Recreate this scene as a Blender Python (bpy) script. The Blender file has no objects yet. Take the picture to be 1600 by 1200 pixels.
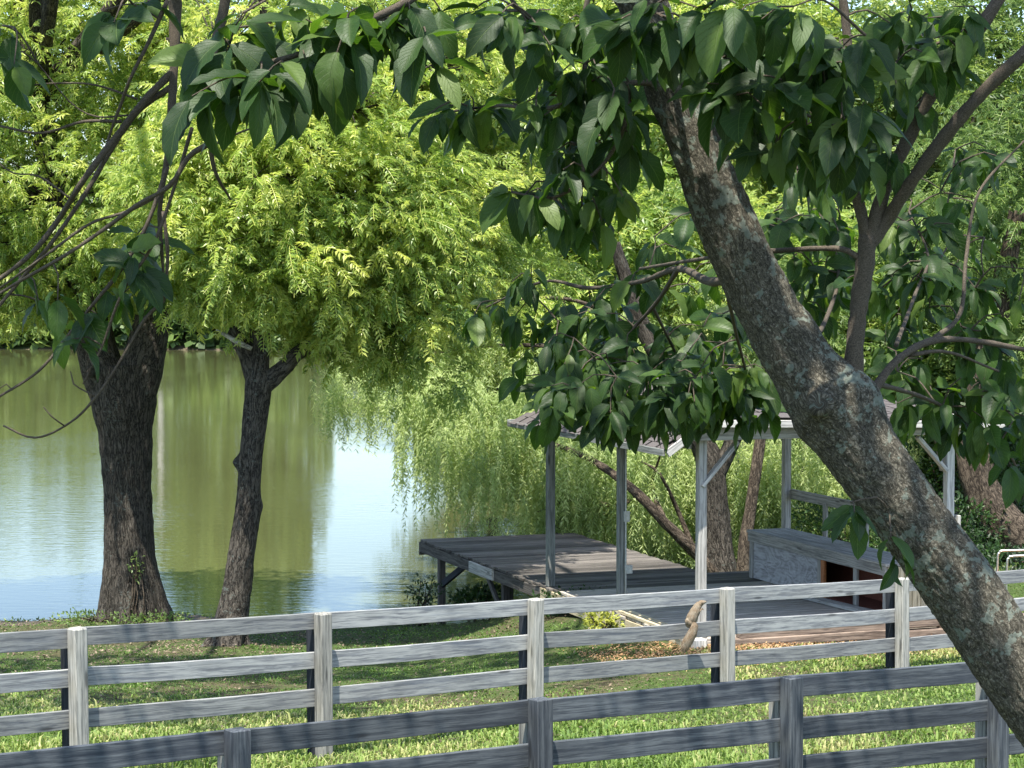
import bpy, bmesh, math, random
import numpy as np
from mathutils import Vector, Matrix, noise as mnoise

random.seed(7)
RNG = np.random.default_rng(11)
R = math.radians
sc = bpy.context.scene
col = sc.collection

# ------------------------------------------------------------------ camera, sky, sun, exposure
F = 3500.0                      # focal length in pixels of the 1600 wide photograph
CZ = 5.3                        # eye height above the pond
TH = math.atan(170.0 / F)       # pitched slightly down
cd = bpy.data.cameras.new('camera')
cam = bpy.data.objects.new('camera', cd)
col.objects.link(cam)
cam.location = (0, 0, CZ)
cam.rotation_euler = (R(90) - TH, 0, 0)
cd.sensor_width = 36
cd.lens = F / 1600 * 36
cd.clip_end = 5000
cd.clip_start = 0.05
sc.camera = cam

SUN_ELEV, SUN_AZ = R(68), R(-14)     # sun behind the camera, high; azimuth measured from -Y towards -X
w = bpy.data.worlds.new('World')
sc.world = w
w.use_nodes = True
wn = w.node_tree
bg = wn.nodes['Background']
sky = wn.nodes.new('ShaderNodeTexSky')
sky.sky_type = 'NISHITA'
sky.sun_disc = False
sky.sun_elevation = SUN_ELEV
sky.sun_rotation = R(180) + SUN_AZ
sky.air_density = 1.0
sky.dust_density = 1.2
sky.ozone_density = 2.6
wn.links.new(sky.outputs[0], bg.inputs[0])
bg.inputs[1].default_value = 0.15
sl = bpy.data.lights.new('sun', 'SUN')
so = bpy.data.objects.new('sun', sl)
col.objects.link(so)
sl.energy = 5.0
sl.angle = R(0.53)
sl.color = (1.0, 0.95, 0.86)
sundir = Vector((math.sin(SUN_AZ) * math.cos(SUN_ELEV), -math.cos(SUN_AZ) * math.cos(SUN_ELEV), math.sin(SUN_ELEV)))
so.rotation_euler = sundir.to_track_quat('Z', 'Y').to_euler()
so.location = (0, -10, 40)
sc.view_settings.view_transform = 'Standard'
sc.view_settings.look = 'None'
sc.view_settings.gamma = 1
sc.view_settings.use_curve_mapping = False
sc.view_settings.exposure = 1.24
sc.render.engine = 'CYCLES'
sc.cycles.max_bounces = 8
sc.cycles.transmission_bounces = 4
sc.cycles.diffuse_bounces = 4
sc.cycles.use_denoising = True
try:
    sc.cycles.denoising_prefilter = 'ACCURATE'
except Exception:
    pass


def at(px, py, d):
    """point seen at photograph pixel (px, py) lying d metres in front of the eye"""
    u = (px - 800) / F
    v = -(py - 600) / F
    dx, dy, dz = u, math.cos(TH) + v * math.sin(TH), -math.sin(TH) + v * math.cos(TH)
    k = d / dy
    return Vector((dx * k, d, CZ + dz * k))


# ------------------------------------------------------------------ object helpers
def tag(o, label=None, cat=None, group=None, kind=None):
    if label: o['label'] = label
    if cat: o['category'] = cat
    if group: o['group'] = group
    if kind: o['kind'] = kind
    return o


def empty(name, loc, label, cat, group=None):
    o = bpy.data.objects.new(name, None)
    o.empty_display_size = 0.2
    o.location = loc
    col.objects.link(o)
    return tag(o, label, cat, group)


def parent_loc(p):
    v = Vector((0, 0, 0))
    while p is not None:
        v = v + p.location
        p = p.parent
    return v


def link_obj(name, me, parent=None, mw=None):
    """parents are never rotated or scaled, so only their offset counts"""
    o = bpy.data.objects.new(name, me)
    col.objects.link(o)
    m = mw.copy() if mw is not None else Matrix.Identity(4)
    if parent is not None:
        o.parent = parent
        m = Matrix.Translation(-parent_loc(parent)) @ m
    o.matrix_basis = m
    return o


def np_mesh(name, verts, faces, mat=None, smooth=False, uv=None, tint=None, mats=None, mat_idx=None):
    """faces: (n,k) int array, or list of such arrays"""
    if not isinstance(faces, (list, tuple)):
        faces = [faces]
    faces = [np.asarray(f, dtype=np.int32) for f in faces if len(f)]
    me = bpy.data.meshes.new(name)
    verts = np.asarray(verts, dtype=np.float32)
    me.vertices.add(len(verts))
    me.vertices.foreach_set('co', verts.ravel())
    nl = sum(f.size for f in faces)
    npoly = sum(len(f) for f in faces)
    me.loops.add(nl)
    me.polygons.add(npoly)
    li = np.concatenate([f.ravel() for f in faces])
    me.loops.foreach_set('vertex_index', li)
    tot = np.concatenate([np.full(len(f), f.shape[1], np.int32) for f in faces])
    st = np.concatenate([[0], np.cumsum(tot)[:-1]]).astype(np.int32)
    me.polygons.foreach_set('loop_start', st)
    me.polygons.foreach_set('loop_total', tot)
    me.polygons.foreach_set('use_smooth', np.full(npoly, bool(smooth)))
    if mat_idx is not None:
        me.polygons.foreach_set('material_index', np.asarray(mat_idx, dtype=np.int32))
    if uv is not None:
        l = me.uv_layers.new(name='UVMap')
        l.data.foreach_set('uv', np.asarray(uv, dtype=np.float32)[li].ravel())
    if tint is not None:
        a = me.attributes.new('tint', 'FLOAT', 'POINT')
        a.data.foreach_set('value', np.asarray(tint, dtype=np.float32))
    me.update(calc_edges=True)
    for m in (mats or ([mat] if mat else [])):
        me.materials.append(m)
    return me


def scatter(tv, tf, M, T):
    """copies of a template (verts, list of face arrays) placed by matrices M (n,3,3), offsets T (n,3)"""
    n, k = len(T), len(tv)
    v = np.einsum('nij,vj->nvi', M, tv) + T[:, None, :]
    off = (np.arange(n) * k)[:, None, None]
    fs = [(f[None] + off).reshape(-1, f.shape[1]) for f in tf]
    return v.reshape(-1, 3), fs


def norm(a):
    return a / np.maximum(np.linalg.norm(a, axis=-1, keepdims=True), 1e-9)


def frames(D, N):
    """matrices with columns side, direction, normal"""
    D = norm(D)
    X = norm(np.cross(D, N))
    Z = np.cross(X, D)
    return np.stack([X, D, Z], axis=-1)


# ------------------------------------------------------------------ material helpers
class NT:
    def __init__(self, name):
        self.m = bpy.data.materials.new(name)
        self.m.use_nodes = True
        self.t = self.m.node_tree
        self.t.nodes.clear()
        self.out = self.t.nodes.new('ShaderNodeOutputMaterial')

    def n(self, typ, **kw):
        nd = self.t.nodes.new(typ)
        for k, v in kw.items():
            setattr(nd, k, v)
        return nd

    def l(self, a, b):
        self.t.links.new(a, b)

    def val(self, sock, v):
        if hasattr(v, 'is_linked') or isinstance(v, bpy.types.NodeSocket):
            self.l(v, sock)
        else:
            sock.default_value = v

    def math(self, op, a, b=None, clamp=False):
        nd = self.n('ShaderNodeMath', operation=op, use_clamp=clamp)
        self.val(nd.inputs[0], a)
        if b is not None:
            self.val(nd.inputs[1], b)
        return nd.outputs[0]

    def noise(self, vec, scale, detail=4, rough=0.55, dist=0.0):
        nd = self.n('ShaderNodeTexNoise')
        if vec is not None:
            self.l(vec, nd.inputs['Vector'])
        nd.inputs['Scale'].default_value = scale
        nd.inputs['Detail'].default_value = detail
        nd.inputs['Roughness'].default_value = rough
        nd.inputs['Distortion'].default_value = dist
        return nd.outputs[0]

    def voronoi(self, vec, scale, feature='F1', rnd=1.0):
        nd = self.n('ShaderNodeTexVoronoi', feature=feature)
        if vec is not None:
            self.l(vec, nd.inputs['Vector'])
        nd.inputs['Scale'].default_value = scale
        nd.inputs['Randomness'].default_value = rnd
        return nd.outputs['Distance']

    def mapping(self, vec, scale=(1, 1, 1), loc=(0, 0, 0), rot=(0, 0, 0)):
        nd = self.n('ShaderNodeMapping')
        self.l(vec, nd.inputs[0])
        nd.inputs['Scale'].default_value = scale
        nd.inputs['Location'].default_value = loc
        nd.inputs['Rotation'].default_value = rot
        return nd.outputs[0]

    def ramp(self, fac, stops, interp='LINEAR'):
        nd = self.n('ShaderNodeValToRGB')
        self.l(fac, nd.inputs[0])
        cr = nd.color_ramp
        cr.interpolation = interp
        while len(cr.elements) > 1:
            cr.elements.remove(cr.elements[-1])
        for i, (p, c) in enumerate(stops):
            e = cr.elements[0] if i == 0 else cr.elements.new(p)
            e.position = p
            e.color = (*c, 1) if len(c) == 3 else c
        return nd.outputs[0]

    def mix(self, fac, a, b, mode='MIX'):
        nd = self.n('ShaderNodeMix', data_type='RGBA', blend_type=mode)
        self.val(nd.inputs[0], fac)
        self.val(nd.inputs[6], a if not isinstance(a, tuple) else (*a, 1))
        self.val(nd.inputs[7], b if not isinstance(b, tuple) else (*b, 1))
        return nd.outputs[2]

    def sstep(self, v, lo, hi):
        nd = self.n('ShaderNodeMapRange', interpolation_type='SMOOTHSTEP')
        self.val(nd.inputs[0], v)
        nd.inputs[1].default_value = lo
        nd.inputs[2].default_value = hi
        return nd.outputs[0]

    def bump(self, h, strength, dist):
        nd = self.n('ShaderNodeBump')
        self.l(h, nd.inputs['Height'])
        nd.inputs['Strength'].default_value = strength
        nd.inputs['Distance'].default_value = dist
        return nd.outputs[0]

    def principled(self, colr, rough=0.8, normal=None, spec=0.3, **kw):
        nd = self.n('ShaderNodeBsdfPrincipled')
        self.val(nd.inputs['Base Color'], colr if not isinstance(colr, tuple) else (*colr, 1))
        self.val(nd.inputs['Roughness'], rough)
        nd.inputs['Specular IOR Level'].default_value = spec
        if normal is not None:
            self.l(normal, nd.inputs['Normal'])
        for k, v in kw.items():
            self.val(nd.inputs[k], v)
        return nd.outputs[0]

    def done(self, shader):
        self.l(shader, self.out.inputs[0])
        return self.m

    def tc(self, which='Object'):
        return self.n('ShaderNodeTexCoord').outputs[which]


def leaf_mat(name, stops, trans, tfac=0.35, rough=0.45, spec=0.4):
    """foliage: colour from the 'tint' attribute, light passes through"""
    m = NT(name)
    at_ = m.n('ShaderNodeAttribute', attribute_name='tint')
    c = m.ramp(at_.outputs['Fac'], stops)
    tc_ = m.mix(1.0, c, trans, 'MULTIPLY')
    p = m.principled(c, rough, spec=spec)
    t = m.n('ShaderNodeBsdfTranslucent')
    m.l(tc_, t.inputs[0])
    mx = m.n('ShaderNodeMixShader')
    mx.inputs[0].default_value = tfac
    m.l(p, mx.inputs[1])
    m.l(t.outputs[0], mx.inputs[2])
    return m.done(mx.outputs[0])


def wood_mat(name, light, dark, paint=None, paint_amt=0.5, rough=0.85, grain=1.0, bumpd=0.002, tan=None, paint_mix=0.5, var=0.42):
    """weathered sawn timber, grain along local X, every board offset by its own random"""
    m = NT(name)
    oi = m.n('ShaderNodeObjectInfo')
    tc = m.tc('Object')
    comb = m.n('ShaderNodeCombineXYZ')
    for i, k in enumerate((37.0, 11.0, 23.0)):
        m.l(m.math('MULTIPLY', oi.outputs['Random'], k), comb.inputs[i])
    va = m.n('ShaderNodeVectorMath', operation='ADD')
    m.l(tc, va.inputs[0]); m.l(comb.outputs[0], va.inputs[1])
    v = va.outputs[0]
    warp = m.noise(m.mapping(v, (1.2, 5, 5)), 1.0, 3)
    wv = m.n('ShaderNodeVectorMath', operation='MULTIPLY_ADD')
    m.l(warp, wv.inputs[0]); wv.inputs[1].default_value = (0, 0.06, 0.06); m.l(v, wv.inputs[2])
    v2 = wv.outputs[0]
    g1 = m.noise(m.mapping(v2, (1.5 * grain, 45 * grain, 45 * grain)), 1.0, 5, 0.65)
    g2 = m.noise(m.mapping(v2, (5, 190, 190)), 1.0, 3, 0.6)
    big = m.noise(m.mapping(v, (1.3, 4, 4)), 1.0, 4, 0.6)
    g = m.math('ADD', m.math('MULTIPLY', g1, 0.65), m.math('MULTIPLY', g2, 0.35))
    c = m.ramp(g, [(0.30, tuple(x * 0.45 for x in dark)), (0.44, dark), (0.54, light), (0.72, tuple(min(1, x * 1.25) for x in light))])
    # board to board difference and blotches
    c = m.mix(m.math('MULTIPLY', m.sstep(big, 0.45, 0.7), 0.3), c, tuple(x * 0.55 for x in dark))
    if tan:
        c = m.mix(m.math('MULTIPLY', m.sstep(m.noise(m.mapping(v, (2, 9, 9), (5, 5, 5)), 1.0, 3), 0.5, 0.68), 0.6), c, tan)
    if paint:
        pn = m.noise(m.mapping(v, (1.3, 30, 30), (9, 3, 1)), 1.0, 6, 0.75)
        pb = m.noise(m.mapping(v, (0.9, 2.5, 2.5), (1, 7, 1)), 1.0, 3, 0.6)
        pf = m.math('ADD', m.math('MULTIPLY', pn, 0.6), m.math('MULTIPLY', pb, 0.4))
        lo = 0.66 - paint_amt * 0.36
        c = m.mix(m.math('MULTIPLY', m.sstep(pf, lo, lo + 0.16), paint_mix), c, paint)
    # knots
    kv = m.voronoi(m.mapping(v, (1.5, 7.5, 7.5)), 1.0)
    knot = m.sstep(kv, 0.15, 0.06)
    c = m.mix(m.math('MULTIPLY', knot, 0.75), c, tuple(x * 0.3 for x in dark))
    br = m.math('ADD', 1 - var / 2, m.math('MULTIPLY', oi.outputs['Random'], var))
    hs = m.n('ShaderNodeHueSaturation')
    m.l(br, hs.inputs['Value']); m.l(c, hs.inputs['Color'])
    h = m.math('SUBTRACT', g, m.math('MULTIPLY', knot, 0.4))
    return m.done(m.principled(hs.outputs[0], rough, m.bump(h, 0.7, bumpd), spec=0.25))


def bark_mat(name, light, dark, lichen=None, su=26, sv=7, bd=0.012, lich_lo=0.60, moss=None, furrow=0.34):
    """bark; uv is metres around and metres along"""
    m = NT(name)
    uv = m.tc('UV')
    wn_ = m.n('ShaderNodeTexNoise')
    m.l(uv, wn_.inputs['Vector'])
    wn_.inputs['Scale'].default_value = su * 0.35
    wv = m.n('ShaderNodeVectorMath', operation='MULTIPLY_ADD')
    m.l(wn_.outputs['Color'], wv.inputs[0]); wv.inputs[1].default_value = (1.0 / su,) * 3; m.l(uv, wv.inputs[2])
    r1 = m.noise(m.mapping(wv.outputs[0], (su, sv, 1)), 1.0, 4, 0.55, 0.5)
    r2 = m.noise(m.mapping(wv.outputs[0], (su * 2.3, sv * 2.6, 1), (3, 9, 0)), 1.0, 5, 0.65, 0.6)
    f1 = m.sstep(m.math('ABSOLUTE', m.math('SUBTRACT', r1, 0.5)), 0.0, 0.11)
    f2 = m.sstep(m.math('ABSOLUTE', m.math('SUBTRACT', r2, 0.5)), 0.0, 0.10)
    n1 = m.noise(m.mapping(uv, (su * 1.6, sv * 1.6, 1)), 1.0, 8, 0.7)
    n2 = m.noise(m.mapping(uv, (su * 7, su * 5, 1)), 1.0, 4, 0.6)
    h = m.math('ADD', m.math('ADD', m.math('MULTIPLY', f1, furrow), m.math('MULTIPLY', f2, 0.26)), m.math('MULTIPLY', n1, 0.55))
    c = m.ramp(h, [(0.22, tuple(x * 0.35 for x in dark)), (0.45, dark), (0.75, light), (0.95, tuple(x * 1.3 for x in light))])
    c = m.mix(0.55, c, m.ramp(n2, [(0.3, (0.35, 0.33, 0.3)), (0.55, (0.8, 0.78, 0.75)), (0.75, (1.35, 1.3, 1.25))]), 'MULTIPLY')
    if lichen:
        ln = m.noise(uv, 21.0, 3, 0.55)
        lf = m.noise(uv, 42.0, 6, 0.75)
        lz = m.noise(m.mapping(uv, (1.0, 1.0, 1), (3.3, 2, 0)), 2.6, 2, 0.5)
        s = m.math('ADD', m.math('ADD', m.math('MULTIPLY', ln, 0.5), m.math('MULTIPLY', lf, 0.35)), m.math('MULTIPLY', lz, 0.35))
        lm = m.sstep(s, lich_lo, lich_lo + 0.035)
        lc = m.mix(m.noise(uv, 90.0, 3), lichen, tuple(x * 0.45 for x in lichen))
        c = m.mix(m.math('MULTIPLY', lm, 0.88), c, lc)
        pk = m.noise(m.mapping(uv, (1, 1, 1), (7, 3, 0)), 120.0, 3, 0.6)
        c = m.mix(m.math('MULTIPLY', m.sstep(pk, 0.60, 0.66), 0.6), c, (0.30, 0.275, 0.22))
    if moss:
        c = m.mix(m.math('MULTIPLY', m.sstep(m.noise(uv, 2.6, 5, 0.6), 0.52, 0.66), 0.6), c, moss)
    hb = m.math('ADD', h, m.math('MULTIPLY', n2, 0.35))
    return m.done(m.principled(c, 0.92, m.bump(hb, 0.95, bd), spec=0.15))


def plain_mat(name, c, rough=0.7, metallic=0.0, nscale=30, var=0.25, spec=0.4, bd=0.002):
    m = NT(name)
    n = m.noise(m.tc('Object'), nscale, 5, 0.6)
    cc = m.ramp(n, [(0.3, tuple(x * (1 - var) for x in c)), (0.7, tuple(min(1, x * (1 + var)) for x in c))])
    return m.done(m.principled(cc, rough, m.bump(n, 0.3, bd), spec=spec, Metallic=metallic))


M = {}
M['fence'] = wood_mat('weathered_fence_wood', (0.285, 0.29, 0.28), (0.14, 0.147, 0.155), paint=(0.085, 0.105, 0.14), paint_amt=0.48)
M['fence_post'] = wood_mat('weathered_post_wood', (0.33, 0.32, 0.285), (0.165, 0.165, 0.15), paint=(0.10, 0.135, 0.15), paint_amt=0.28)
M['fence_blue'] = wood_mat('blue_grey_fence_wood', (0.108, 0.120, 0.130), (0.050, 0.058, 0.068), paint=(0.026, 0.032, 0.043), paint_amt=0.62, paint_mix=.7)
M['black_post'] = wood_mat('black_painted_wood', (0.035, 0.04, 0.05), (0.015, 0.018, 0.022), paint=(0.01, 0.012, 0.016), paint_amt=0.6)
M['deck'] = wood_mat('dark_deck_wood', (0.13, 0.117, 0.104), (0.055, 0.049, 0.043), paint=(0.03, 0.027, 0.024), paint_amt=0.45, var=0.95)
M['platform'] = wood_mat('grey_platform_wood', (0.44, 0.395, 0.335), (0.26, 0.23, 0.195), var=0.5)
M['pav'] = wood_mat('grey_pavilion_wood', (0.25, 0.257, 0.24), (0.12, 0.127, 0.116))
M['pale'] = wood_mat('pale_grey_wood', (0.48, 0.465, 0.425), (0.28, 0.27, 0.25))  # palest of the grey woods, for front posts, beams and loose boards
M['bench'] = wood_mat('bench_wood', (0.42, 0.40, 0.36), (0.24, 0.23, 0.21))
M['yellowwood'] = wood_mat('yellowish_board_wood', (0.55, 0.47, 0.32), (0.36, 0.30, 0.19))
M['tie'] = wood_mat('brown_timber', (0.24, 0.185, 0.145), (0.10, 0.075, 0.06))
M['orange'] = plain_mat('orange_stained_wood', (0.34, 0.12, 0.035), 0.6)
M['rust'] = plain_mat('rust_brown', (0.16, 0.05, 0.03), 0.8)
M['metal'] = plain_mat('aluminium_tube', (0.75, 0.74, 0.70), 0.3, 0.9)
M['terracotta'] = plain_mat('faded_orange_webbing', (0.55, 0.22, 0.12), 0.7)
M['conduit'] = plain_mat('grey_plastic', (0.42, 0.42, 0.38), 0.6)


def ply_mat():
    m = NT('weathered_plywood')
    v = m.tc('Object')
    wv = m.noise(m.mapping(v, (2.2, 4, 2.6)), 1.0, 3, 0.5, 0.6)
    s = m.math('SINE', m.math('MULTIPLY', wv, 52.0))
    f = m.noise(m.mapping(v, (6, 40, 40)), 1.0, 4, 0.6)
    k = m.math('ADD', m.math('MULTIPLY', s, 0.12), f)
    c = m.ramp(k, [(0.2, (0.2, 0.19, 0.19)), (0.5, (0.36, 0.35, 0.35)), (0.9, (0.52, 0.51, 0.52))])
    return m.done(m.principled(c, 0.85, m.bump(k, 0.4, 0.003), spec=0.2))


M['ply'] = ply_mat()
M['bark_lean'] = bark_mat('lichen_bark', (0.215, 0.198, 0.155), (0.095, 0.087, 0.067), lichen=(0.25, 0.285, 0.235), su=62, sv=24, bd=0.006, lich_lo=0.650, furrow=0.16)
M['bark_branch'] = bark_mat('smooth_branch_bark', (0.20, 0.172, 0.138), (0.12, 0.10, 0.078), su=130, sv=110, bd=0.0012, furrow=0.05)
M['bark_dark'] = bark_mat('furrowed_dark_bark', (0.125, 0.110, 0.092), (0.038, 0.033, 0.028), lichen=(0.17, 0.19, 0.165), su=26, sv=4.5, bd=0.025, lich_lo=0.70)
M['bark_brown'] = bark_mat('brown_bark', (0.15, 0.12, 0.09), (0.055, 0.043, 0.033), su=22, sv=6, bd=0.02)
M['bark_pale'] = bark_mat('bleached_bark', (0.6, 0.58, 0.54), (0.4, 0.38, 0.35), su=10, sv=4, bd=0.01)

M['walnut'] = leaf_mat('pale_pinnate_leaf', [(0.0, (0.048, 0.098, 0.022)), (0.35, (0.145, 0.232, 0.055)), (0.7, (0.300, 0.395, 0.100)), (1.0, (0.54, 0.57, 0.16))], (1.42, 1.45, 0.95), 0.48, 0.38, 0.5)
M['willow'] = leaf_mat('willow_leaf', [(0.0, (0.100, 0.155, 0.058)), (0.5, (0.262, 0.350, 0.130)), (1.0, (0.48, 0.55, 0.24))], (1.38, 1.4, 1.0), 0.48)
M['bgleaf'] = leaf_mat('background_leaf', [(0.0, (0.045, 0.085, 0.024)), (0.5, (0.132, 0.208, 0.055)), (1.0, (0.31, 0.39, 0.115))], (1.42, 1.42, 1.0), 0.44)
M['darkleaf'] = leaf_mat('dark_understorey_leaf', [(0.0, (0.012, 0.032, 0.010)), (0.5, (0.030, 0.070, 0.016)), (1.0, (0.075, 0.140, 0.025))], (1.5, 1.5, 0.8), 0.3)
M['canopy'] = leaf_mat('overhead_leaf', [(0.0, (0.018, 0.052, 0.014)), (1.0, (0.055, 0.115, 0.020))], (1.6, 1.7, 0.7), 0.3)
M['yellowplant'] = leaf_mat('yellow_green_leaf', [(0.0, (0.16, 0.20, 0.03)), (1.0, (0.42, 0.42, 0.08))], (1.3, 1.3, 0.8), 0.3)
M['grass'] = leaf_mat('grass_blade', [(0.0, (0.045, 0.085, 0.016)), (0.5, (0.105, 0.190, 0.035)), (0.85, (0.22, 0.30, 0.07)), (1.0, (0.42, 0.40, 0.18))], (1.5, 1.5, 0.9), 0.3, 0.5)
M['litter'] = leaf_mat('brown_leaf_litter', [(0.0, (0.09, 0.045, 0.02)), (0.5, (0.26, 0.14, 0.06)), (1.0, (0.50, 0.34, 0.18))], (1, 1, 1), 0.1, 0.8)
M['straw'] = leaf_mat('grey_brown_litter', [(0.0, (0.05, 0.035, 0.025)), (0.6, (0.16, 0.12, 0.08)), (1.0, (0.34, 0.27, 0.19))], (1, 1, 1), 0.1, 0.8)


def big_leaf_mat():
    m = NT('broad_dark_leaf')
    uv = m.tc('UV')
    sep = m.n('ShaderNodeSeparateXYZ')
    m.l(uv, sep.inputs[0])
    au = m.math('ABSOLUTE', m.math('SUBTRACT', sep.outputs[0], 0.5))
    rib = m.sstep(au, 0.022, 0.006)
    ph = m.math('MULTIPLY', m.math('SUBTRACT', sep.outputs[1], m.math('MULTIPLY', au, 0.62)), 9.0)
    fr = m.math('ABSOLUTE', m.math('SUBTRACT', m.math('FRACT', ph), 0.5))
    vein = m.math('MULTIPLY', m.sstep(fr, 0.055, 0.015), 0.55)
    vv = m.math('MAXIMUM', rib, vein)
    at_ = m.n('ShaderNodeAttribute', attribute_name='tint')
    oi = m.n('ShaderNodeObjectInfo')
    tt = m.math('FRACT', m.math('ADD', at_.outputs['Fac'], oi.outputs['Random']))
    base = m.ramp(tt, [(0.0, (0.017, 0.043, 0.010)), (0.5, (0.027, 0.065, 0.013)), (0.85, (0.046, 0.096, 0.017)), (1.0, (0.10, 0.155, 0.028))])
    n = m.noise(m.tc('Object'), 55, 4, 0.6)
    base = m.mix(0.6, base, m.ramp(n, [(0.3, (0.65, 0.7, 0.7)), (0.7, (1.3, 1.25, 1.2))]), 'MULTIPLY')
    spots = m.sstep(m.noise(m.tc('Object'), 260, 2, 0.5), 0.70, 0.74)
    base = m.mix(m.math('MULTIPLY', spots, 0.5), base, (0.25, 0.24, 0.15))
    c = m.mix(m.math('MULTIPLY', vv, 0.6), base, (0.15, 0.22, 0.08))
    hb = m.math('SUBTRACT', m.math('MULTIPLY', n, 0.3), vv)
    p = m.principled(c, m.math('ADD', 0.40, m.math('MULTIPLY', n, 0.22)), m.bump(hb, 0.8, 0.003), spec=0.42)
    t = m.n('ShaderNodeBsdfTranslucent')
    m.l(m.mix(1.0, c, (2.3, 2.4, 0.7), 'MULTIPLY'), t.inputs[0])
    mx = m.n('ShaderNodeMixShader')
    mx.inputs[0].default_value = 0.36
    m.l(p, mx.inputs[1]); m.l(t.outputs[0], mx.inputs[2])
    return m.done(mx.outputs[0])


M['bigleaf'] = big_leaf_mat()


def ground_mat():
    m = NT('ground_soil_and_turf')
    v = m.tc('Object')
    a = m.noise(v, 0.55, 5, 0.6)
    b = m.noise(v, 7.0, 6, 0.7)
    c3 = m.noise(v, 60.0, 4, 0.7)
    c3 = m.math('ADD', m.math('MULTIPLY', c3, 0.6), m.math('MULTIPLY', m.noise(v, 17.0, 5, 0.75), 0.4))
    soil = m.ramp(c3, [(0.36, (0.022, 0.017, 0.011)), (0.5, (0.075, 0.056, 0.036)), (0.64, (0.20, 0.155, 0.10))])
    turf = m.ramp(c3, [(0.36, (0.014, 0.027, 0.008)), (0.5, (0.045, 0.070, 0.02)), (0.64, (0.11, 0.13, 0.05))])
    k = m.math('ADD', m.math('MULTIPLY', a, 0.6), m.math('MULTIPLY', b, 0.4))
    c = m.mix(m.math('MULTIPLY', m.sstep(k, 0.47, 0.60), 0.8), turf, soil)
    return m.done(m.principled(c, 0.95, m.bump(c3, 0.8, 0.02), spec=0.1))


def mud_mat():
    m = NT('wet_bank_mud')
    c3 = m.noise(m.tc('Object'), 9.0, 6, 0.7)
    c = m.ramp(c3, [(0.3, (0.03, 0.024, 0.016)), (0.6, (0.10, 0.08, 0.05)), (0.85, (0.2, 0.17, 0.11))])
    return m.done(m.principled(c, 0.7, m.bump(c3, 0.8, 0.05), spec=0.3))


def water_mat():
    m = NT('murky_pond_water')
    v = m.tc('Object')
    n1 = m.noise(m.mapping(v, (1.6, 4.5, 1)), 1.0, 3, 0.5)
    n2 = m.noise(m.mapping(v, (5.0, 14.0, 1)), 1.0, 2, 0.5)
    n3 = m.noise(m.mapping(v, (0.12, 0.05, 1)), 1.0, 3, 0.5)
    h = m.math('ADD', m.math('MULTIPLY', n1, 0.6), m.math('MULTIPLY', n2, 0.25))
    amp = m.math('ADD', 0.35, m.sstep(n3, 0.4, 0.65))
    h = m.math('MULTIPLY', h, amp)
    return m.done(m.principled((0.072, 0.078, 0.030), 0.035, m.bump(h, 0.42, 0.02), spec=0.5, IOR=1.333))


M['ground'] = ground_mat()
M['mud'] = mud_mat()
M['water'] = water_mat()

# ------------------------------------------------------------------ terrain and pond
POND = np.array([(-140, 34.5), (-40, 34.2), (-14, 33.9), (-8.6, 33.8), (-7.2, 33.6), (-6.2, 34.3), (-4.9, 34.4), (-4.1, 33.7), (-2.6, 33.4), (-1.3, 33.2),
                 (-0.4, 32.2), (0.6, 31.6), (1.5, 32.6), (2.0, 35), (2.4, 40), (3.2, 48), (5.0, 60), (9.0, 80), (15, 100), (22, 125), (24, 150),
                 (15, 158), (0, 160), (-20, 158.5), (-40, 161), (-80, 158), (-140, 160)], dtype=float)


def pond_dist(X, Y):
    """distance to the shore, positive on land"""
    P = np.stack([X.ravel(), Y.ravel()], -1)
    best = np.full(len(P), 1e9)
    inside = np.zeros(len(P), bool)
    n = len(POND)
    for i in range(n):
        a, b = POND[i], POND[(i + 1) % n]
        ab = b - a
        t = np.clip(((P - a) @ ab) / (ab @ ab), 0, 1)
        q = a + t[:, None] * ab
        best = np.minimum(best, np.hypot(*(P - q).T))
        cond = (a[1] > P[:, 1]) != (b[1] > P[:, 1])
        xi = (b[0] - a[0]) * (P[:, 1] - a[1]) / (b[1] - a[1] + 1e-12) + a[0]
        inside ^= cond & (P[:, 0] < xi)
    return np.where(inside, -best, best).reshape(X.shape)


def sm(x, a, b):
    t = np.clip((x - a) / (b - a), 0, 1)
    return t * t * (3 - 2 * t)


def height(X, Y):
    X = np.asarray(X, float); Y = np.asarray(Y, float)
    D = pond_dist(X, Y)
    near = np.where(Y < 18.3, 1.34 + (18.3 - Y) * 0.055, 1.34)
    left = near - np.clip(Y - 18.3, 0, 16) * 0.082
    right = near - np.clip(Y - 18.3, 0, 60) * 0.022
    k = sm(X, -1.5, 1.6)
    land = left * (1 - k) + right * k
    land = np.maximum(land, 0.12)
    far = sm(Y, 60, 260) * 4
    land = land + far
    z = np.minimum(land, 0.03 + D * 0.42)
    z = np.where(D < 0, np.maximum(D * 0.5, -1.2), z)
    z = z + (np.sin(X * 1.7 + 0.4 * Y) * np.cos(Y * 1.3) * 0.02 + np.sin(X * 4.1) * np.cos(Y * 3.7 + 1) * 0.008) * (D > 0.3)
    z = z + 0.10 * np.exp(-(((X + 5.65) / 0.9) ** 2 + ((Y - 32.8) / 0.7) ** 2)) + 0.08 * np.exp(-(((X + 3.62) / 0.5) ** 2 + ((Y - 28.6) / 0.5) ** 2))
    return z


def gz(x, y):
    return float(height(np.array([x]), np.array([y]))[0])


def line(lo, hi, step):
    return list(np.arange(lo, hi, step))


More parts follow.
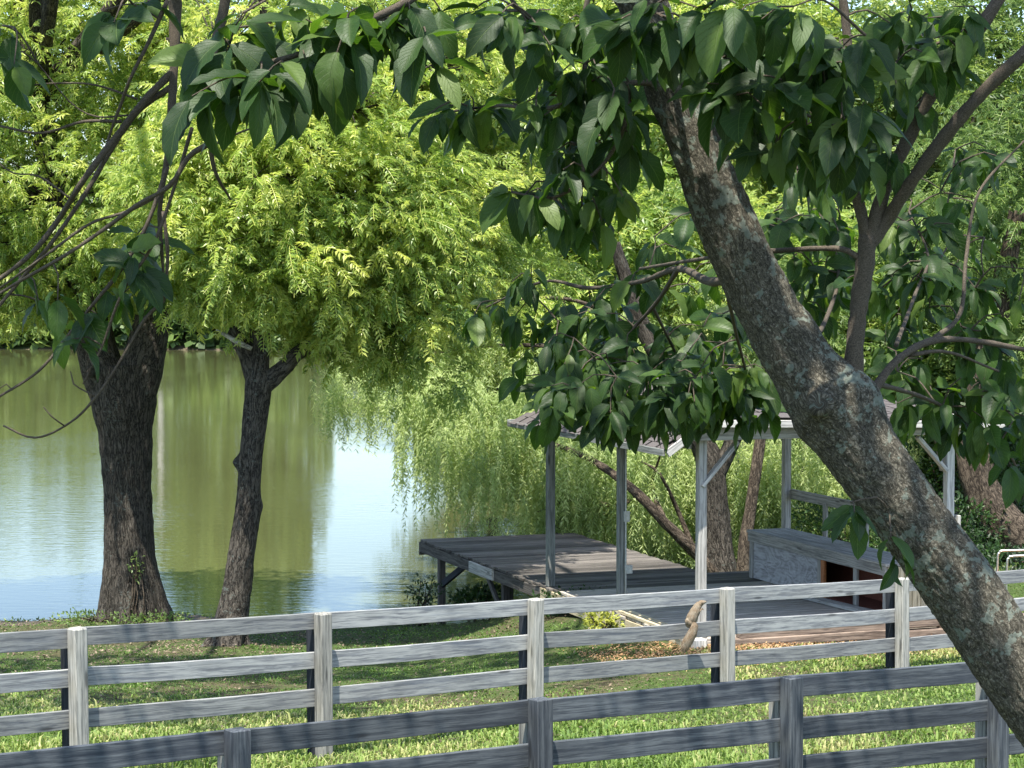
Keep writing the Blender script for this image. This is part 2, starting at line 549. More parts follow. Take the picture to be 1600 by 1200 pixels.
xs = np.array(line(-900, -200, 100) + line(-200, -40, 12) + line(-40, -12, 2) + line(-12, 12, 0.2) + line(12, 40, 2) + line(40, 200, 12) + line(200, 901, 100))
ys = np.array(line(-60, 8, 4) + line(8, 40, 0.2) + line(40, 80, 1.5) + line(80, 150, 5) + line(150, 172, 0.8) + line(172, 300, 10) + line(300, 1601, 100))
GX, GY = np.meshgrid(xs, ys)
GZ = height(GX, GY)
nx, ny = len(xs), len(ys)
ii = (np.arange(ny - 1)[:, None] * nx + np.arange(nx - 1)[None]).ravel()
quads = np.stack([ii, ii + 1, ii + nx + 1, ii + nx], -1)
V = np.stack([GX, GY, GZ], -1).reshape(-1, 3)
cy = V[quads].mean(1)
midx = ((cy[:, 2] < 0.16) & (cy[:, 1] > 30)).astype(int)
g = link_obj('ground', np_mesh('ground', V, quads, smooth=True, mats=[M['ground'], M['mud']], mat_idx=midx))
tag(g, kind='structure')
wv_ = [(-150, 30, 0), (30, 30, 0), (30, 170, 0), (-150, 170, 0)]
wo = link_obj('pond_water', np_mesh('pond_water', np.array(wv_, float), np.array([[0, 1, 2, 3]]), M['water']))
tag(wo, kind='structure')


# ------------------------------------------------------------------ tubes (trunks, limbs, pipes)
def catmull(pts, rad, step):
    P = [Vector(p) for p in pts]
    out, rr = [], []
    n = len(P)
    for i in range(n - 1):
        p0 = P[i - 1] if i > 0 else P[i] * 2 - P[i + 1]
        p1, p2 = P[i], P[i + 1]
        p3 = P[i + 2] if i + 2 < n else P[i + 1] * 2 - P[i]
        k = max(1, int((p2 - p1).length / step))
        for j in range(k):
            t = j / k
            q = 0.5 * ((2 * p1) + (p2 - p0) * t + (2 * p0 - 5 * p1 + 4 * p2 - p3) * t * t + (3 * p1 - p0 - 3 * p2 + p3) * t ** 3)
            out.append(q)
            s = t * t * (3 - 2 * t)
            rr.append(rad[i] * (1 - s) + rad[i + 1] * s)
    out.append(P[-1]); rr.append(rad[-1])
    return out, rr


def tube(pts, rad, step=0.1, seg=8, disp=None, cap=True, raw=False):
    c, r = catmull(pts, rad, step)
    C = np.array([tuple(p) for p in c]); r = np.array(r)
    n = len(C)
    T = norm(np.gradient(C, axis=0))
    ref = np.array([0, 1.0, 0]) if abs(T[0][1]) < 0.85 else np.array([0, 0, 1.0])
    nrm = []
    v = ref
    for i in range(n):
        v = v - T[i] * (v @ T[i])
        v = v / np.linalg.norm(v)
        nrm.append(v)
    N1 = np.array(nrm); N2 = np.cross(T, N1)
    # seam column doubled so that the uv does not wrap
    ang = np.linspace(0, 2 * np.pi, seg + 1)
    ca, sa = np.cos(ang), np.sin(ang)
    dirs = N1[:, None] * ca[None, :, None] + N2[:, None] * sa[None, :, None]
    L = np.concatenate([[0], np.cumsum(np.linalg.norm(np.diff(C, axis=0), axis=1))])
    rr = np.repeat(r[:, None], seg + 1, 1)
    if disp is not None:
        rr = rr + disp(C[:, None] + dirs * rr[..., None], L, ang, rr)
        rr[:, -1] = rr[:, 0]
    Vt = (C[:, None] + dirs * rr[..., None]).reshape(-1, 3)
    uv = np.stack([np.repeat((ang / (2 * np.pi) * 2 * np.pi * float(np.mean(r)))[None], n, 0), np.repeat(L[:, None], seg + 1, 1)], -1).reshape(-1, 2)
    w_ = seg + 1
    i0 = (np.arange(n - 1)[:, None] * w_ + np.arange(seg)[None]).ravel()
    q = np.stack([i0, i0 + 1, i0 + w_ + 1, i0 + w_], -1)
    tris = np.zeros((0, 3), int)
    if cap:
        ce = len(Vt)
        Vt = np.vstack([Vt, C[-1], C[0]])
        uv = np.vstack([uv, [0, L[-1]], [0, 0]])
        b = (n - 1) * w_
        t1 = np.stack([b + np.arange(seg), b + np.arange(seg) + 1, np.full(seg, ce)], -1)
        t2 = np.stack([np.arange(seg) + 1, np.arange(seg), np.full(seg, ce + 1)], -1)
        tris = np.vstack([t1, t2])
    return Vt, q, tris, uv


class Build:
    """collects pieces into one mesh"""
    def __init__(self):
        self.v, self.q, self.t, self.uv, self.n = [], [], [], [], 0

    def add(self, v, q=None, t=None, uv=None):
        self.v.append(v)
        if q is not None and len(q): self.q.append(np.asarray(q) + self.n)
        if t is not None and len(t): self.t.append(np.asarray(t) + self.n)
        self.uv.append(uv if uv is not None else np.zeros((len(v), 2)))
        self.n += len(v)

    def tube(self, *a, **k):
        self.add(*tube(*a, **k))
        return self

    def mesh(self, name, mat, smooth=True):
        fs = []
        if self.q: fs.append(np.vstack(self.q))
        if self.t: fs.append(np.vstack(self.t))
        return np_mesh(name, np.vstack(self.v), fs, mat, smooth, uv=np.vstack(self.uv))

    def obj(self, name, mat, parent=None, smooth=True):
        me = self.mesh(name, mat, smooth)
        if parent is not None:
            off = parent_loc(parent)
            me.transform(Matrix.Translation(-off))
            o = bpy.data.objects.new(name, me)
            col.objects.link(o)
            o.parent = parent
            return o
        return link_obj(name, me)


def knobs(list_of):
    """bumps: (x, y, z, radius, height)"""
    def f(P, L, ang, rr):
        d = np.zeros(P.shape[:2])
        for (x, y, z, ra, h) in list_of:
            e = ((P - np.array([x, y, z])) ** 2).sum(-1)
            d += h * np.exp(-e / (ra * ra))
        return d
    return f


def bark_disp(freq, amp, stretch=3.0, lump=0.06, extra=None, flare=None):
    def f(P, L, ang, rr):
        n, s = P.shape[:2]
        d = np.zeros((n, s))
        for i in range(n):
            for j in range(s - 1):
                u = ang[j]
                r0 = rr[i, j]
                # coordinates wrapped round the stem
                a, b = math.cos(u) * r0 * freq, math.sin(u) * r0 * freq
                q = Vector((a, b, L[i] * freq / stretch))
                k = 1 - abs(mnoise.noise(q)) * 2
                k2 = mnoise.noise(q * 2.7)
                lp = mnoise.noise(Vector((math.cos(u) * 1.5, math.sin(u) * 1.5, L[i] * 2.0 / max(r0, 0.03) * 0.12)))
                d[i, j] = amp * (k * 0.7 + k2 * 0.5) + lump * r0 * lp
        if extra: d += extra(P, L, ang, rr)
        if flare:
            fl, fa = flare
            d += rr * fa * np.exp(-L / fl)[:, None] * (1 + 0.55 * np.sin(ang * 4 + 0.7)[None] + 0.3 * np.sin(ang * 7)[None])
        return d
    return f


# ------------------------------------------------------------------ boards
_bx = {}


def box_mesh(L, W_, T_, mat, bev=0.004):
    key = (round(L, 2), round(W_, 3), round(T_, 3), mat.name, bev)
    if key in _bx: return _bx[key]
    bm = bmesh.new()
    bmesh.ops.create_cube(bm, size=1)
    bmesh.ops.scale(bm, vec=(L, W_, T_), verts=bm.verts)
    bmesh.ops.bevel(bm, geom=list(bm.edges), offset=min(bev, min(W_, T_) * 0.3), segments=1, affect='EDGES')
    me = bpy.data.meshes.new('board')
    bm.to_mesh(me); bm.free()
    me.materials.append(mat)
    _bx[key] = me
    return me


def board(name, p0, p1, wide, thick, up, mat, parent, bev=0.004):
    """a board from p0 to p1; wide is measured along 'up', thick across"""
    p0, p1 = Vector(p0), Vector(p1)
    x = (p1 - p0).normalized()
    y = Vector(up); y = (y - x * y.dot(x)).normalized()
    z = x.cross(y)
    m = Matrix((x, y, z)).transposed().to_4x4()
    m.translation = (p0 + p1) / 2
    return link_obj(name, box_mesh((p1 - p0).length, wide, thick, mat, bev), parent, m)


UP = Vector((0, 0, 1))


def fence(posts, label, rail_tops, mat_r, mat_p, mat_b, ground_drop, postw, bev_=0.012):
    """posts: list of Vectors at the post tops"""
    root = empty('paddock_fence', (posts[0].x, posts[0].y, gz(posts[0].x, posts[0].y)), label, 'fence')
    n = len(posts)
    for i, p in enumerate(posts):
        u = (posts[min(i + 1, n - 1)] - posts[max(i - 1, 0)]); u.z = 0; u.normalize()
        nn = Vector((u.y, -u.x, 0))
        lean = Vector((random.uniform(-.012, .012), random.uniform(-.012, .012), 0))
        g0 = gz(p.x, p.y) - 0.25
        f0 = p + nn * (postw / 2 + 0.021)
        board('post', Vector((f0.x, f0.y, g0)), Vector((f0.x, f0.y, p.z + 0.012)) + lean, postw, postw * 0.95, u, mat_p, root, bev_)
        b0 = p - nn * (postw / 2 + 0.021) + u * 0.035
        board('post', Vector((b0.x, b0.y, g0)), Vector((b0.x, b0.y, p.z - 0.03)) + lean, postw * 0.95, postw * 0.9, u, mat_b, root, 0.006)
        if i + 1 < n:
            q = posts[i + 1]
            for t in rail_tops:
                ja, jb = random.uniform(-.008, .008), random.uniform(-.008, .008)
                a = p + Vector((0, 0, -t - 0.07 + ja)) + u * 0.004
                b = q + Vector((0, 0, -t - 0.07 + jb)) - u * 0.004
                r = warped_rail(a, b, 0.14, 0.036, mat_r, root, nn)
    return root


def warped_rail(a, b, wd, th, mat, parent, nn):
    """one sawn rail with slightly wandering edges"""
    L = (b - a).length
    K = 16
    xs_ = np.linspace(-L / 2, L / 2, K)
    sag = -np.cos(xs_ / L * np.pi) * random.uniform(0, .008)
    e1 = np.cumsum(RNG.normal(0, .0008, K)); e2 = np.cumsum(RNG.normal(0, .0008, K))
    twist = random.uniform(-.02, .02)
    prof = [(-wd / 2, -th / 2 + .003), (-wd / 2 + .003, -th / 2), (wd / 2 - .003, -th / 2), (wd / 2, -th / 2 + .003), (wd / 2, th / 2 - .003), (wd / 2 - .003, th / 2), (-wd / 2 + .003, th / 2), (-wd / 2, th / 2 - .003)]
    vs = []
    for k in range(K):
        for (y, z) in prof:
            yy = y + sag[k] + (e1[k] if y > 0 else e2[k])
            vs.append((xs_[k], yy, z + twist * y * xs_[k] / L))
    q = []
    for k in range(K - 1):
        for j in range(8):
            j2 = (j + 1) % 8
            q.append((k * 8 + j, k * 8 + j2, (k + 1) * 8 + j2, (k + 1) * 8 + j))
    caps = np.array([list(range(8))[::-1], [(K - 1) * 8 + j for j in range(8)]])
    me = np_mesh('rail', np.array(vs), [np.array(q), caps], mat)
    x = (b - a).normalized()
    y = (UP - x * UP.dot(x)).normalized()
    z = x.cross(y)
    m = Matrix((x, y, z)).transposed().to_4x4()
    m.translation = (a + b) / 2
    return link_obj('rail', me, parent, m)


farp = [at(-283, 1005, 15.3), at(114, 981, 16.8), at(497, 958, 18.3), at(827, 936, 19.8), at(1129, 919, 21.3), at(1402, 904, 22.9), at(1652, 886, 24.5)]
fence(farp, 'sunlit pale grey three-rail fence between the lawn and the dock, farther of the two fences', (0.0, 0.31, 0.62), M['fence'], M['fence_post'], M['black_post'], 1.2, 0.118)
nearp = [at(-218, 1197, 10.9), at(360, 1139, 12.07), at(835, 1092, 13.26), at(1225, 1058, 14.4), at(1548, 1033, 15.56), at(1850, 1005, 16.7)]
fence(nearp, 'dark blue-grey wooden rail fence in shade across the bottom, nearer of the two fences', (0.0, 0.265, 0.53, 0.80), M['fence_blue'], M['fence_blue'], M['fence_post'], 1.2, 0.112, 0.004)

# ------------------------------------------------------------------ dock and pavilion
DA = Vector((0.334, -0.942, 0)); DB = Vector((0.942, 0.334, 0))
DO = Vector((1.97, 24.5, 0))
DZ = 1.3


def P(s, w_, z):
    q = DO - DA * s + DB * w_
    return Vector((q.x, q.y, z))


dock = empty('wooden_dock', P(0, 0, gz(2, 24.4)), 'low grey wooden platform running out as a dark plank dock on legs over the pond', 'dock')
s = 0.07
SPLIT, WP, WD, SEND = 4.95, 3.55, 2.45, 9.95
while s < SEND:
    plat = s < SPLIT
    wmax = WP if plat else WD
    j = random.uniform(-.025, .025)
    board('deck_board', P(s, -0.06 + j, DZ - .018 + random.uniform(-.006, .006)), P(s + random.uniform(-.006, .006), wmax + j, DZ - .018 + random.uniform(-.003, .003)),
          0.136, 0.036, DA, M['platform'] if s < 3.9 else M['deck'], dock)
    s += 0.146
board('fascia', P(0.1, -0.035, DZ - .135), P(SPLIT - .3, -0.035, DZ - .135), 0.19, 0.045, UP, M['yellowwood'], dock)
board('fascia', P(SPLIT - .3, -0.035, DZ - .12), P(SEND, -0.035, DZ - .12), 0.15, 0.045, UP, M['deck'], dock)
board('fascia', P(SEND + .03, -0.05, DZ - .145), P(SEND + .03, WD, DZ - .145), 0.20, 0.04, UP, M['deck'], dock)
board('fascia', P(-.03, -.05, DZ - .12), P(-.03, WP, DZ - .12), 0.17, 0.04, UP, M['platform'], dock)
tag(board('cover_board', P(6.45, -0.082, DZ - .11), P(7.45, -0.082, DZ - .11), 0.15, 0.04, UP, M['pale'], dock), 'short pale board on the dock edge')
board('edge_board', P(0.05, 0.02, DZ + .022), P(2.5, 0.02, DZ + .022), 0.15, 0.036, DB, M['yellowwood'], dock)
for w0 in (0.1, 1.2, WD - .1):
    board('joist', P(SPLIT, w0, DZ - .13), P(SEND, w0, DZ - .13), 0.18, 0.045, UP, M['deck'], dock)
for s0, w0 in ((9.4, .12), (9.4, 1.2), (9.4, 2.3), (6.5, .12), (6.5, 1.2), (6.5, 2.3), (4.7, .12), (4.7, 1.2), (4.7, 2.4), (3.0, .12), (3.0, 1.6), (3.0, 3.3)):
    q = P(s0, w0, 0)
    zb = min(gz(q.x, q.y) - .2, 0.6)
    board('leg', Vector((q.x, q.y, zb)), P(s0, w0, DZ - .045), 0.10, 0.10, DA, M['deck'], dock, 0.006)
board('brace', P(9.35, .12, DZ - .62), P(8.15, .12, DZ - .16), 0.10, 0.045, UP, M['black_post'], dock)
board('brace', P(6.55, .12, DZ - .75), P(7.3, .12, DZ - .2), 0.08, 0.045, UP, M['deck'], dock)
board('corner_block', P(-.06, .06, gz(2, 24.4) - .1), P(-.06, .06, DZ + .01), 0.17, 0.15, DA, M['pale'], dock, 0.01)

pav = empty('pavilion', P(2.2, 1.65, DZ), 'open wooden pavilion with grey posts and a low shingled roof standing on the dock platform', 'pavilion')
EZ = CZ - 1.86      # underside of the roof beams
for (s0, w0, m_, top) in ((4.42, 0.0, M['pav'], EZ - .02), (2.26, 0.10, M['pav'], EZ - .02), (0.05, 0.14, M['pale'], EZ + .16), (0.05, 3.25, M['pale'], EZ + .12), (4.5, 3.4, M['bench'], EZ + .05), (2.4, 3.4, M['bench'], EZ + .05)):
    board('post', P(s0, w0, DZ + .001), P(s0, w0, top), 0.098, 0.098, DA, m_, pav, 0.006)
board('post_sleeve', P(0.0, 3.335, DZ + .6), P(0.0, 3.335, DZ + 1.25), 0.10, 0.04, DA, M['pale'], pav)
board('beam', P(-.08, -0.12, EZ + .12), P(-.08, 3.45, EZ + .12), 0.14, 0.045, UP, M['pale'], pav)
board('beam', P(-.02, -0.02, EZ + .235), P(-.02, 3.42, EZ + .235), 0.08, 0.045, UP, M['pale'], pav)
board('beam', P(0.1, .02, EZ + .01), P(4.9, .02, EZ + .01), 0.12, 0.05, UP, M['bench'], pav)
board('beam', P(0.1, 3.4, EZ + .05), P(4.9, 3.4, EZ + .05), 0.14, 0.05, UP, M['bench'], pav)
board('beam', P(4.6, 0.0, EZ + .05), P(4.6, 3.45, EZ + .05), 0.14, 0.05, UP, M['bench'], pav)
board('brace', P(.02, .13, EZ - .46), P(.02, .56, EZ + .02), 0.09, 0.04, DA, M['pale'], pav)
board('brace', P(.02, 3.2, EZ - .38), P(.02, 2.82, EZ + .02), 0.09, 0.04, DA, M['pale'], pav)
board('brace', P(.12, 3.22, EZ - .38), P(.5, 3.36, EZ + .0), 0.09, 0.04, DB, M['bench'], pav)
board('brace', P(4.42, 3.4, EZ - .2), P(4.1, 3.4, EZ + .02), 0.08, 0.04, DB, M['bench'], pav)
board('railing', P(4.45, 3.46, DZ + 1.08), P(.4, 3.46, DZ + 1.08), 0.13, 0.035, UP, M['bench'], pav)
for s0 in (3.45, 2.5, 2.35, 1.3):
    board('railing_picket', P(s0, 3.44, DZ + .5), P(s0, 3.44, DZ + 1.05), 0.10, 0.03, DA, M['bench'], pav)

SH = plain_mat('grey_brown_shingle', (0.095, 0.085, 0.082), 0.95, nscale=160, var=0.45, spec=0.1)
# roof: four shingled planes over a ridge
rf = link_obj('roof', np_mesh('roof', np.array([tuple(P(*c) - P(2.2, 1.65, DZ)) for c in
     [(-.30, -.42, EZ - .03), (4.75, -.42, EZ - .03), (4.75, 3.8, EZ + .1), (-.3, 3.8, EZ + .2), (-.30, .05, EZ + .30),
      (3.2, .75, EZ + .62), (3.4, 1.7, EZ + .62)]]),
     [np.array([[0, 4, 5], [0, 5, 1], [4, 3, 6], [4, 6, 5], [1, 5, 6], [1, 6, 2], [2, 6, 3]])], SH), pav, Matrix.Translation(P(2.2, 1.65, DZ)))


def shingles(a, b, c, d_, ncol, nrow, parent):
    """tabs laid over the quad a-b (eave) to c-d (top), lapping upward"""
    a, b, c, d_ = map(Vector, (a, b, c, d_))
    for r_ in range(nrow):
        t0, t1 = r_ / nrow, (r_ + 1) / nrow
        e0, e1 = a.lerp(d_, t0), b.lerp(c, t0)
        f0, f1 = a.lerp(d_, t1), b.lerp(c, t1)
        off = 0.5 * (r_ % 2)
        k = max(1, int(ncol * (e1 - e0).length / (b - a).length))
        for j in range(-1, k + 1):
            u0, u1 = max(0, (j + off) / k), min(1, (j + 1 + off) / k - .012)
            if u1 - u0 < .02: continue
            p0, p1 = e0.lerp(e1, u0), e0.lerp(e1, u1)
            q0, q1 = f0.lerp(f1, u0), f0.lerp(f1, u1)
            mid0, mid1 = (p0 + q0) / 2, (p1 + q1) / 2
            xx = (mid1 - mid0)
            if xx.length < .03: continue
            nrm_ = xx.cross(q0 - p0).normalized()
            if nrm_.z < 0: nrm_ = -nrm_
            ht = (q0 - p0).length
            yy = (q0 - p0).normalized()
            yy = (yy * ht - nrm_ * .008).normalized()
            board('shingle', mid0 + nrm_ * .016, mid1 + nrm_ * .016, ht * 1.04, .009 + random.uniform(0, .003), yy, SH, parent, .002)


shingles(P(-.33, -.45, EZ - .03), P(4.78, -.45, EZ - .03), P(3.2, .72, EZ + .62), P(-.33, .05, EZ + .30), 17, 7, rf)
shingles(P(-.34, .02, EZ + .31), P(-.34, 3.84, EZ + .20), P(3.3, 1.72, EZ + .62), P(3.1, .75, EZ + .63), 13, 10, rf)
board('fascia_board', P(-.34, -.44, EZ - .06), P(-.34, .03, EZ + .26), 0.085, 0.03, UP, M['pale'], pav)
board('fascia_board', P(-.3, -.46, EZ - .05), P(4.75, -.46, EZ - .05), 0.075, 0.03, UP, M['pav'], pav)
board('fascia_board', P(-.35, .04, EZ + .255), P(-.35, 3.82, EZ + .165), 0.08, 0.03, UP, M['pale'], pav)
board('fascia_board', P(4.78, -.46, EZ - .04), P(4.78, 3.8, EZ + .06), 0.08, 0.03, UP, M['pav'], pav)

cb = Build().tube([P(2.2, .13, DZ), P(2.2, .13, EZ)], [.011, .011], .5, 8)
cd_ = empty('power_outlet_conduit', P(2.2, .13, DZ), 'thin grey conduit with small boxes clipped beside the second pavilion post', 'conduit')
cb.obj('pipe', M['conduit'], cd_)
board('outlet_box', P(2.2, .14, DZ + 1.06), P(2.2, .14, DZ + 1.19), .07, .05, DB, M['conduit'], cd_)
board('outlet_box', P(2.2, .17, DZ + .44), P(2.2, .17, DZ + .54), .08, .05, DB, M['conduit'], cd_)

bn = empty('storage_bench', P(2.4, 3.05, DZ), 'long grey box bench with a plywood panel and dark open front along the pavilion edge', 'bench')
BW0, BW1, BS0, BS1, BH = 2.78, 3.33, 0.62, 4.32, 0.62
for i in range(3):
    ww = BW0 - .04 + (i + .5) * (BW1 - BW0 + .06) / 3
    board('top_board', P(BS0 - .03, ww, DZ + BH), P(BS1 + .03, ww, DZ + BH), (BW1 - BW0 + .06) / 3 - .006, .036, DB, M['bench'], bn)
board('top_rail', P(BS0, BW0 - .012, DZ + BH - .075), P(BS1, BW0 - .012, DZ + BH - .075), .11, .036, UP, M['bench'], bn)
for s0, mt in ((BS1 - .05, 'bench'), (2.33, 'bench'), (2.24, 'orange'), (1.4, 'bench'), (BS0 + .05, 'bench')):
    board('upright', P(s0, BW0 + .01, DZ + .003), P(s0, BW0 + .01, DZ + BH - .135), .09, .036, DA, M[mt], bn)
board('plywood_panel', P(BS1 - .1, BW0 + .012, DZ + .245), P(2.38, BW0 + .012, DZ + .245), .47, .014, UP, M['ply'], bn)
board('end_panel', P(BS1, BW0 + .05, DZ + .30), P(BS1, BW1, DZ + .30), .58, .02, UP, M['bench'], bn)
board('back_panel', P(BS0 + .04, BW1 - .02, DZ + .30), P(BS1 - .03, BW1 - .02, DZ + .30), .58, .02, UP, M['rust'], bn)
board('bottom_panel', P(BS0 + .04, (BW0 + BW1) / 2, DZ + .015), P(BS1 - .04, (BW0 + BW1) / 2, DZ + .015), .46, .02, DB, M['rust'], bn)
board('shelf', P(BS0 + .06, (BW0 + BW1) / 2 + .1, DZ + .42), P(2.2, (BW0 + BW1) / 2 + .1, DZ + .42), .25, .02, DB, M['rust'], bn)
for i in range(5):
    ww = BW0 + .055 + i * .107
    board('end_board', P(BS0 - .012, ww, DZ + .006), P(BS0 - .012, ww, DZ + BH - .025), .10, .024, DB, M['yellowwood'], bn)
tag(board('loose_plank', P(2.95, 2.52, DZ + .03), P(.75, 2.72, DZ + .03), .17, .04, DB, M['pale'], None), 'loose pale plank lying on the platform in front of the bench', 'plank')

# timber edging along the front of the platform
te = empty('timber_edging', P(-.2, 0, gz(3, 24.5)), 'brown landscape timbers laid end to end below the front of the platform', 'timber edging')
for (w0, w1, dz, ds) in ((.2, 2.35, .05, -.14), (2.37, 4.5, .05, -.15), (.5, 3.0, .16, -.12), (3.02, 4.9, .16, -.12), (4.55, 6.8, .05, -.17)):
    q = P(ds, (w0 + w1) / 2, 0)
    zb = gz(q.x, q.y)
    board('timber', P(ds - .02, w0, zb + dz), P(ds - .02, w1, zb + dz + .01), .105, .13, UP, M['tie'], te, .012)

# ------------------------------------------------------------------ lawn chair
cp = at(1602, 900, 28.0)
cz = gz(cp.x, cp.y)
ch = empty('lawn_chair', (cp.x, cp.y, cz), 'folding lawn chair with bright metal tube arms and faded orange webbing beside the pavilion', 'chair')
def cq(lx, ly, lz): return Vector((cp.x + ly, cp.y - lx, cz + lz))


for sx in (-.27, .27):
    fr = Build()
    fr.tube([cq(sx, -.30, 0), cq(sx, -.29, .58), cq(sx, -.27, .66), cq(sx, -.21, .69), cq(sx, .25, .69), cq(sx, .31, .62), cq(sx, .34, 0)], [.0135] * 7, .02, 10)
    fr.obj('arm_frame', M['metal'], ch)
Build().tube([cq(-.24, -.24, .36), cq(.24, -.24, .36)], [.0125] * 2, .2, 10).obj('cross_tube', M['metal'], ch)
Build().tube([cq(-.24, .2, .32), cq(-.24, .42, .92), cq(.24, .42, .92), cq(.24, .2, .32)], [.0125] * 4, .04, 10).obj('back_frame', M['metal'], ch)
for i in range(5):
    board('seat_strap', cq(-.25, -.22 + i * .09, .375 - i * .008), cq(.25, -.22 + i * .09, .375 - i * .008), .06, .02, (1, 0, 0), M['terracotta'], ch, .004)
for i in range(5):
    board('back_strap', cq(-.25, .245 + i * .035, .44 + i * .10), cq(.25, .245 + i * .035, .44 + i * .10), .055, .006, (.36, 0, 1), M['terracotta'], ch, .001)


# ------------------------------------------------------------------ squirrel
def squirrel():
    c0 = at(1085, 972, 20.86)
    s_ = 1 / 167.0
    def q(px, py, dy=0): return Vector((c0.x + (px - 1085) * s_, c0.y + dy, c0.z - (py - 972) * s_))
    root = empty('squirrel', tuple(c0), 'grey-brown squirrel stretched up the middle rail of the pale fence, tail hanging down', 'squirrel')
    bm = bmesh.new()
    def ball(c, r, sc_=(1, 1, 1), rot=0.0):
        m = Matrix.Translation(c) @ Matrix.Rotation(rot, 4, 'Y') @ Matrix.Diagonal((r * sc_[0], r * sc_[1], r * sc_[2], 1))
        bmesh.ops.create_uvsphere(bm, u_segments=20, v_segments=12, radius=1, matrix=m)
    def chain(pts):
        c, r = catmull([p for p, _ in pts], [r for _, r in pts], .006)
        for a, b in zip(c, r): bmesh.ops.create_icosphere(bm, subdivisions=2, radius=b, matrix=Matrix.Translation(a))
    chain([(q(1078, 974), .047), (q(1081, 966, -.01), .056), (q(1085, 957, -.012), .050), (q(1089, 949, -.01), .041), (q(1091, 945, -.008), .033)])  # trunk
    chain([(q(1091, 946, -.01), .031), (q(1095, 942, -.012), .028), (q(1098.5, 940.5, -.012), .019), (q(1102, 939.8, -.012), .011)])       # neck, head, muzzle
    ball(q(1093.2, 939.2, -.002), .0095, (.6, .5, 1), -.3); ball(q(1092.4, 940.2, -.024), .0095, (.6, .5, 1), -.3)                       # ears
    chain([(q(1078, 972, -.03), .034), (q(1074, 969, -.035), .026), (q(1073, 976, -.035), .011), (q(1080, 979, -.03), .008), (q(1084, 978, -.03), .006)])   # hind leg
    chain([(q(1080, 972, .02), .022), (q(1077, 977, .02), .012), (q(1084, 978, .02), .007)])
    chain([(q(1088, 952, -.03), .014), (q(1093, 954, -.035), .008), (q(1096, 951, -.03), .006), (q(1099, 952, -.028), .0045)])              # fore leg
    chain([(q(1088, 952, .012), .013), (q(1094, 953, .016), .007), (q(1098, 951, .014), .005)])
    me = bpy.data.meshes.new('body'); bm.to_mesh(me); bm.free()
    tmp = bpy.data.objects.new('body', me); col.objects.link(tmp)
    md = tmp.modifiers.new('r', 'REMESH'); md.mode = 'VOXEL'; md.voxel_size = .0028
    sm_ = tmp.modifiers.new('s', 'SMOOTH'); sm_.iterations = 5
    dg = bpy.context.evaluated_depsgraph_get()
    me2 = bpy.data.meshes.new_from_object(tmp.evaluated_get(dg))
    bpy.data.objects.remove(tmp)
    m = NT('squirrel_fur')
    v = m.tc('Object')
    n = m.noise(m.mapping(v, (1, 1, .35)), 420, 3, .7)
    n2 = m.noise(v, 22, 3)
    c = m.mix(m.sstep(n2, .35, .65), m.ramp(n, [(.3, (.085, .06, .038)), (.7, (.27, .205, .14))]), m.ramp(n, [(.3, (.12, .095, .07)), (.7, (.33, .28, .21))]))
    fur = m.done(m.principled(c, .95, m.bump(n, .8, .004), spec=.1))
    me2.materials.clear(); me2.materials.append(fur)
    for p in me2.polygons: p.use_smooth = True
    me2.transform(Matrix.Translation(-c0))
    o = bpy.data.objects.new('body', me2); col.objects.link(o); o.parent = root
    # tail: bushy tapered plume with fur blades on it
    tp = [q(1081, 971, -.03), q(1084, 978, -.05), q(1080, 990, -.055), q(1074, 1001, -.055), q(1069, 1011, -.05), q(1066, 1016, -.045)]
    tr = [.018, .036, .046, .048, .040, .012]
    tb = Build().tube(tp, tr, .008, 16, disp=None)
    c_, r_ = catmull(tp, tr, .002)
    n_ = 1500
    idx = RNG.integers(1, len(c_) - 1, n_)
    C = np.array([tuple(c_[i]) for i in idx]); RR = np.array([r_[i] for i in idx])
    T = norm(np.array([tuple(c_[min(i + 1, len(c_) - 1)] - c_[i - 1]) for i in idx]))
    rd = norm(np.cross(T, RNG.normal(size=(n_, 3))))
    D = norm(T * 1.0 + rd * .85)
    tv = np.array([(-.0016, 0, 0), (.0016, 0, 0), (0, .026, 0)])
    fv, ff = scatter(tv, [np.array([[0, 1, 2]])], frames(D, rd), C + rd * RR[:, None] * .85)
    tb.add(fv, None, ff[0])
    tb.obj('tail', fur, root)
    eye = plain_mat('dark_eye', (.01, .008, .007), .15)
    bm = bmesh.new()
    bmesh.ops.create_uvsphere(bm, u_segments=12, v_segments=8, radius=.0048, matrix=Matrix.Translation(q(1096.3, 941.0, -.038) - c0))
    me = bpy.data.meshes.new('eye'); bm.to_mesh(me); bm.free(); me.materials.append(eye)
    o = bpy.data.objects.new('eye', me); col.objects.link(o); o.parent = root


squirrel()


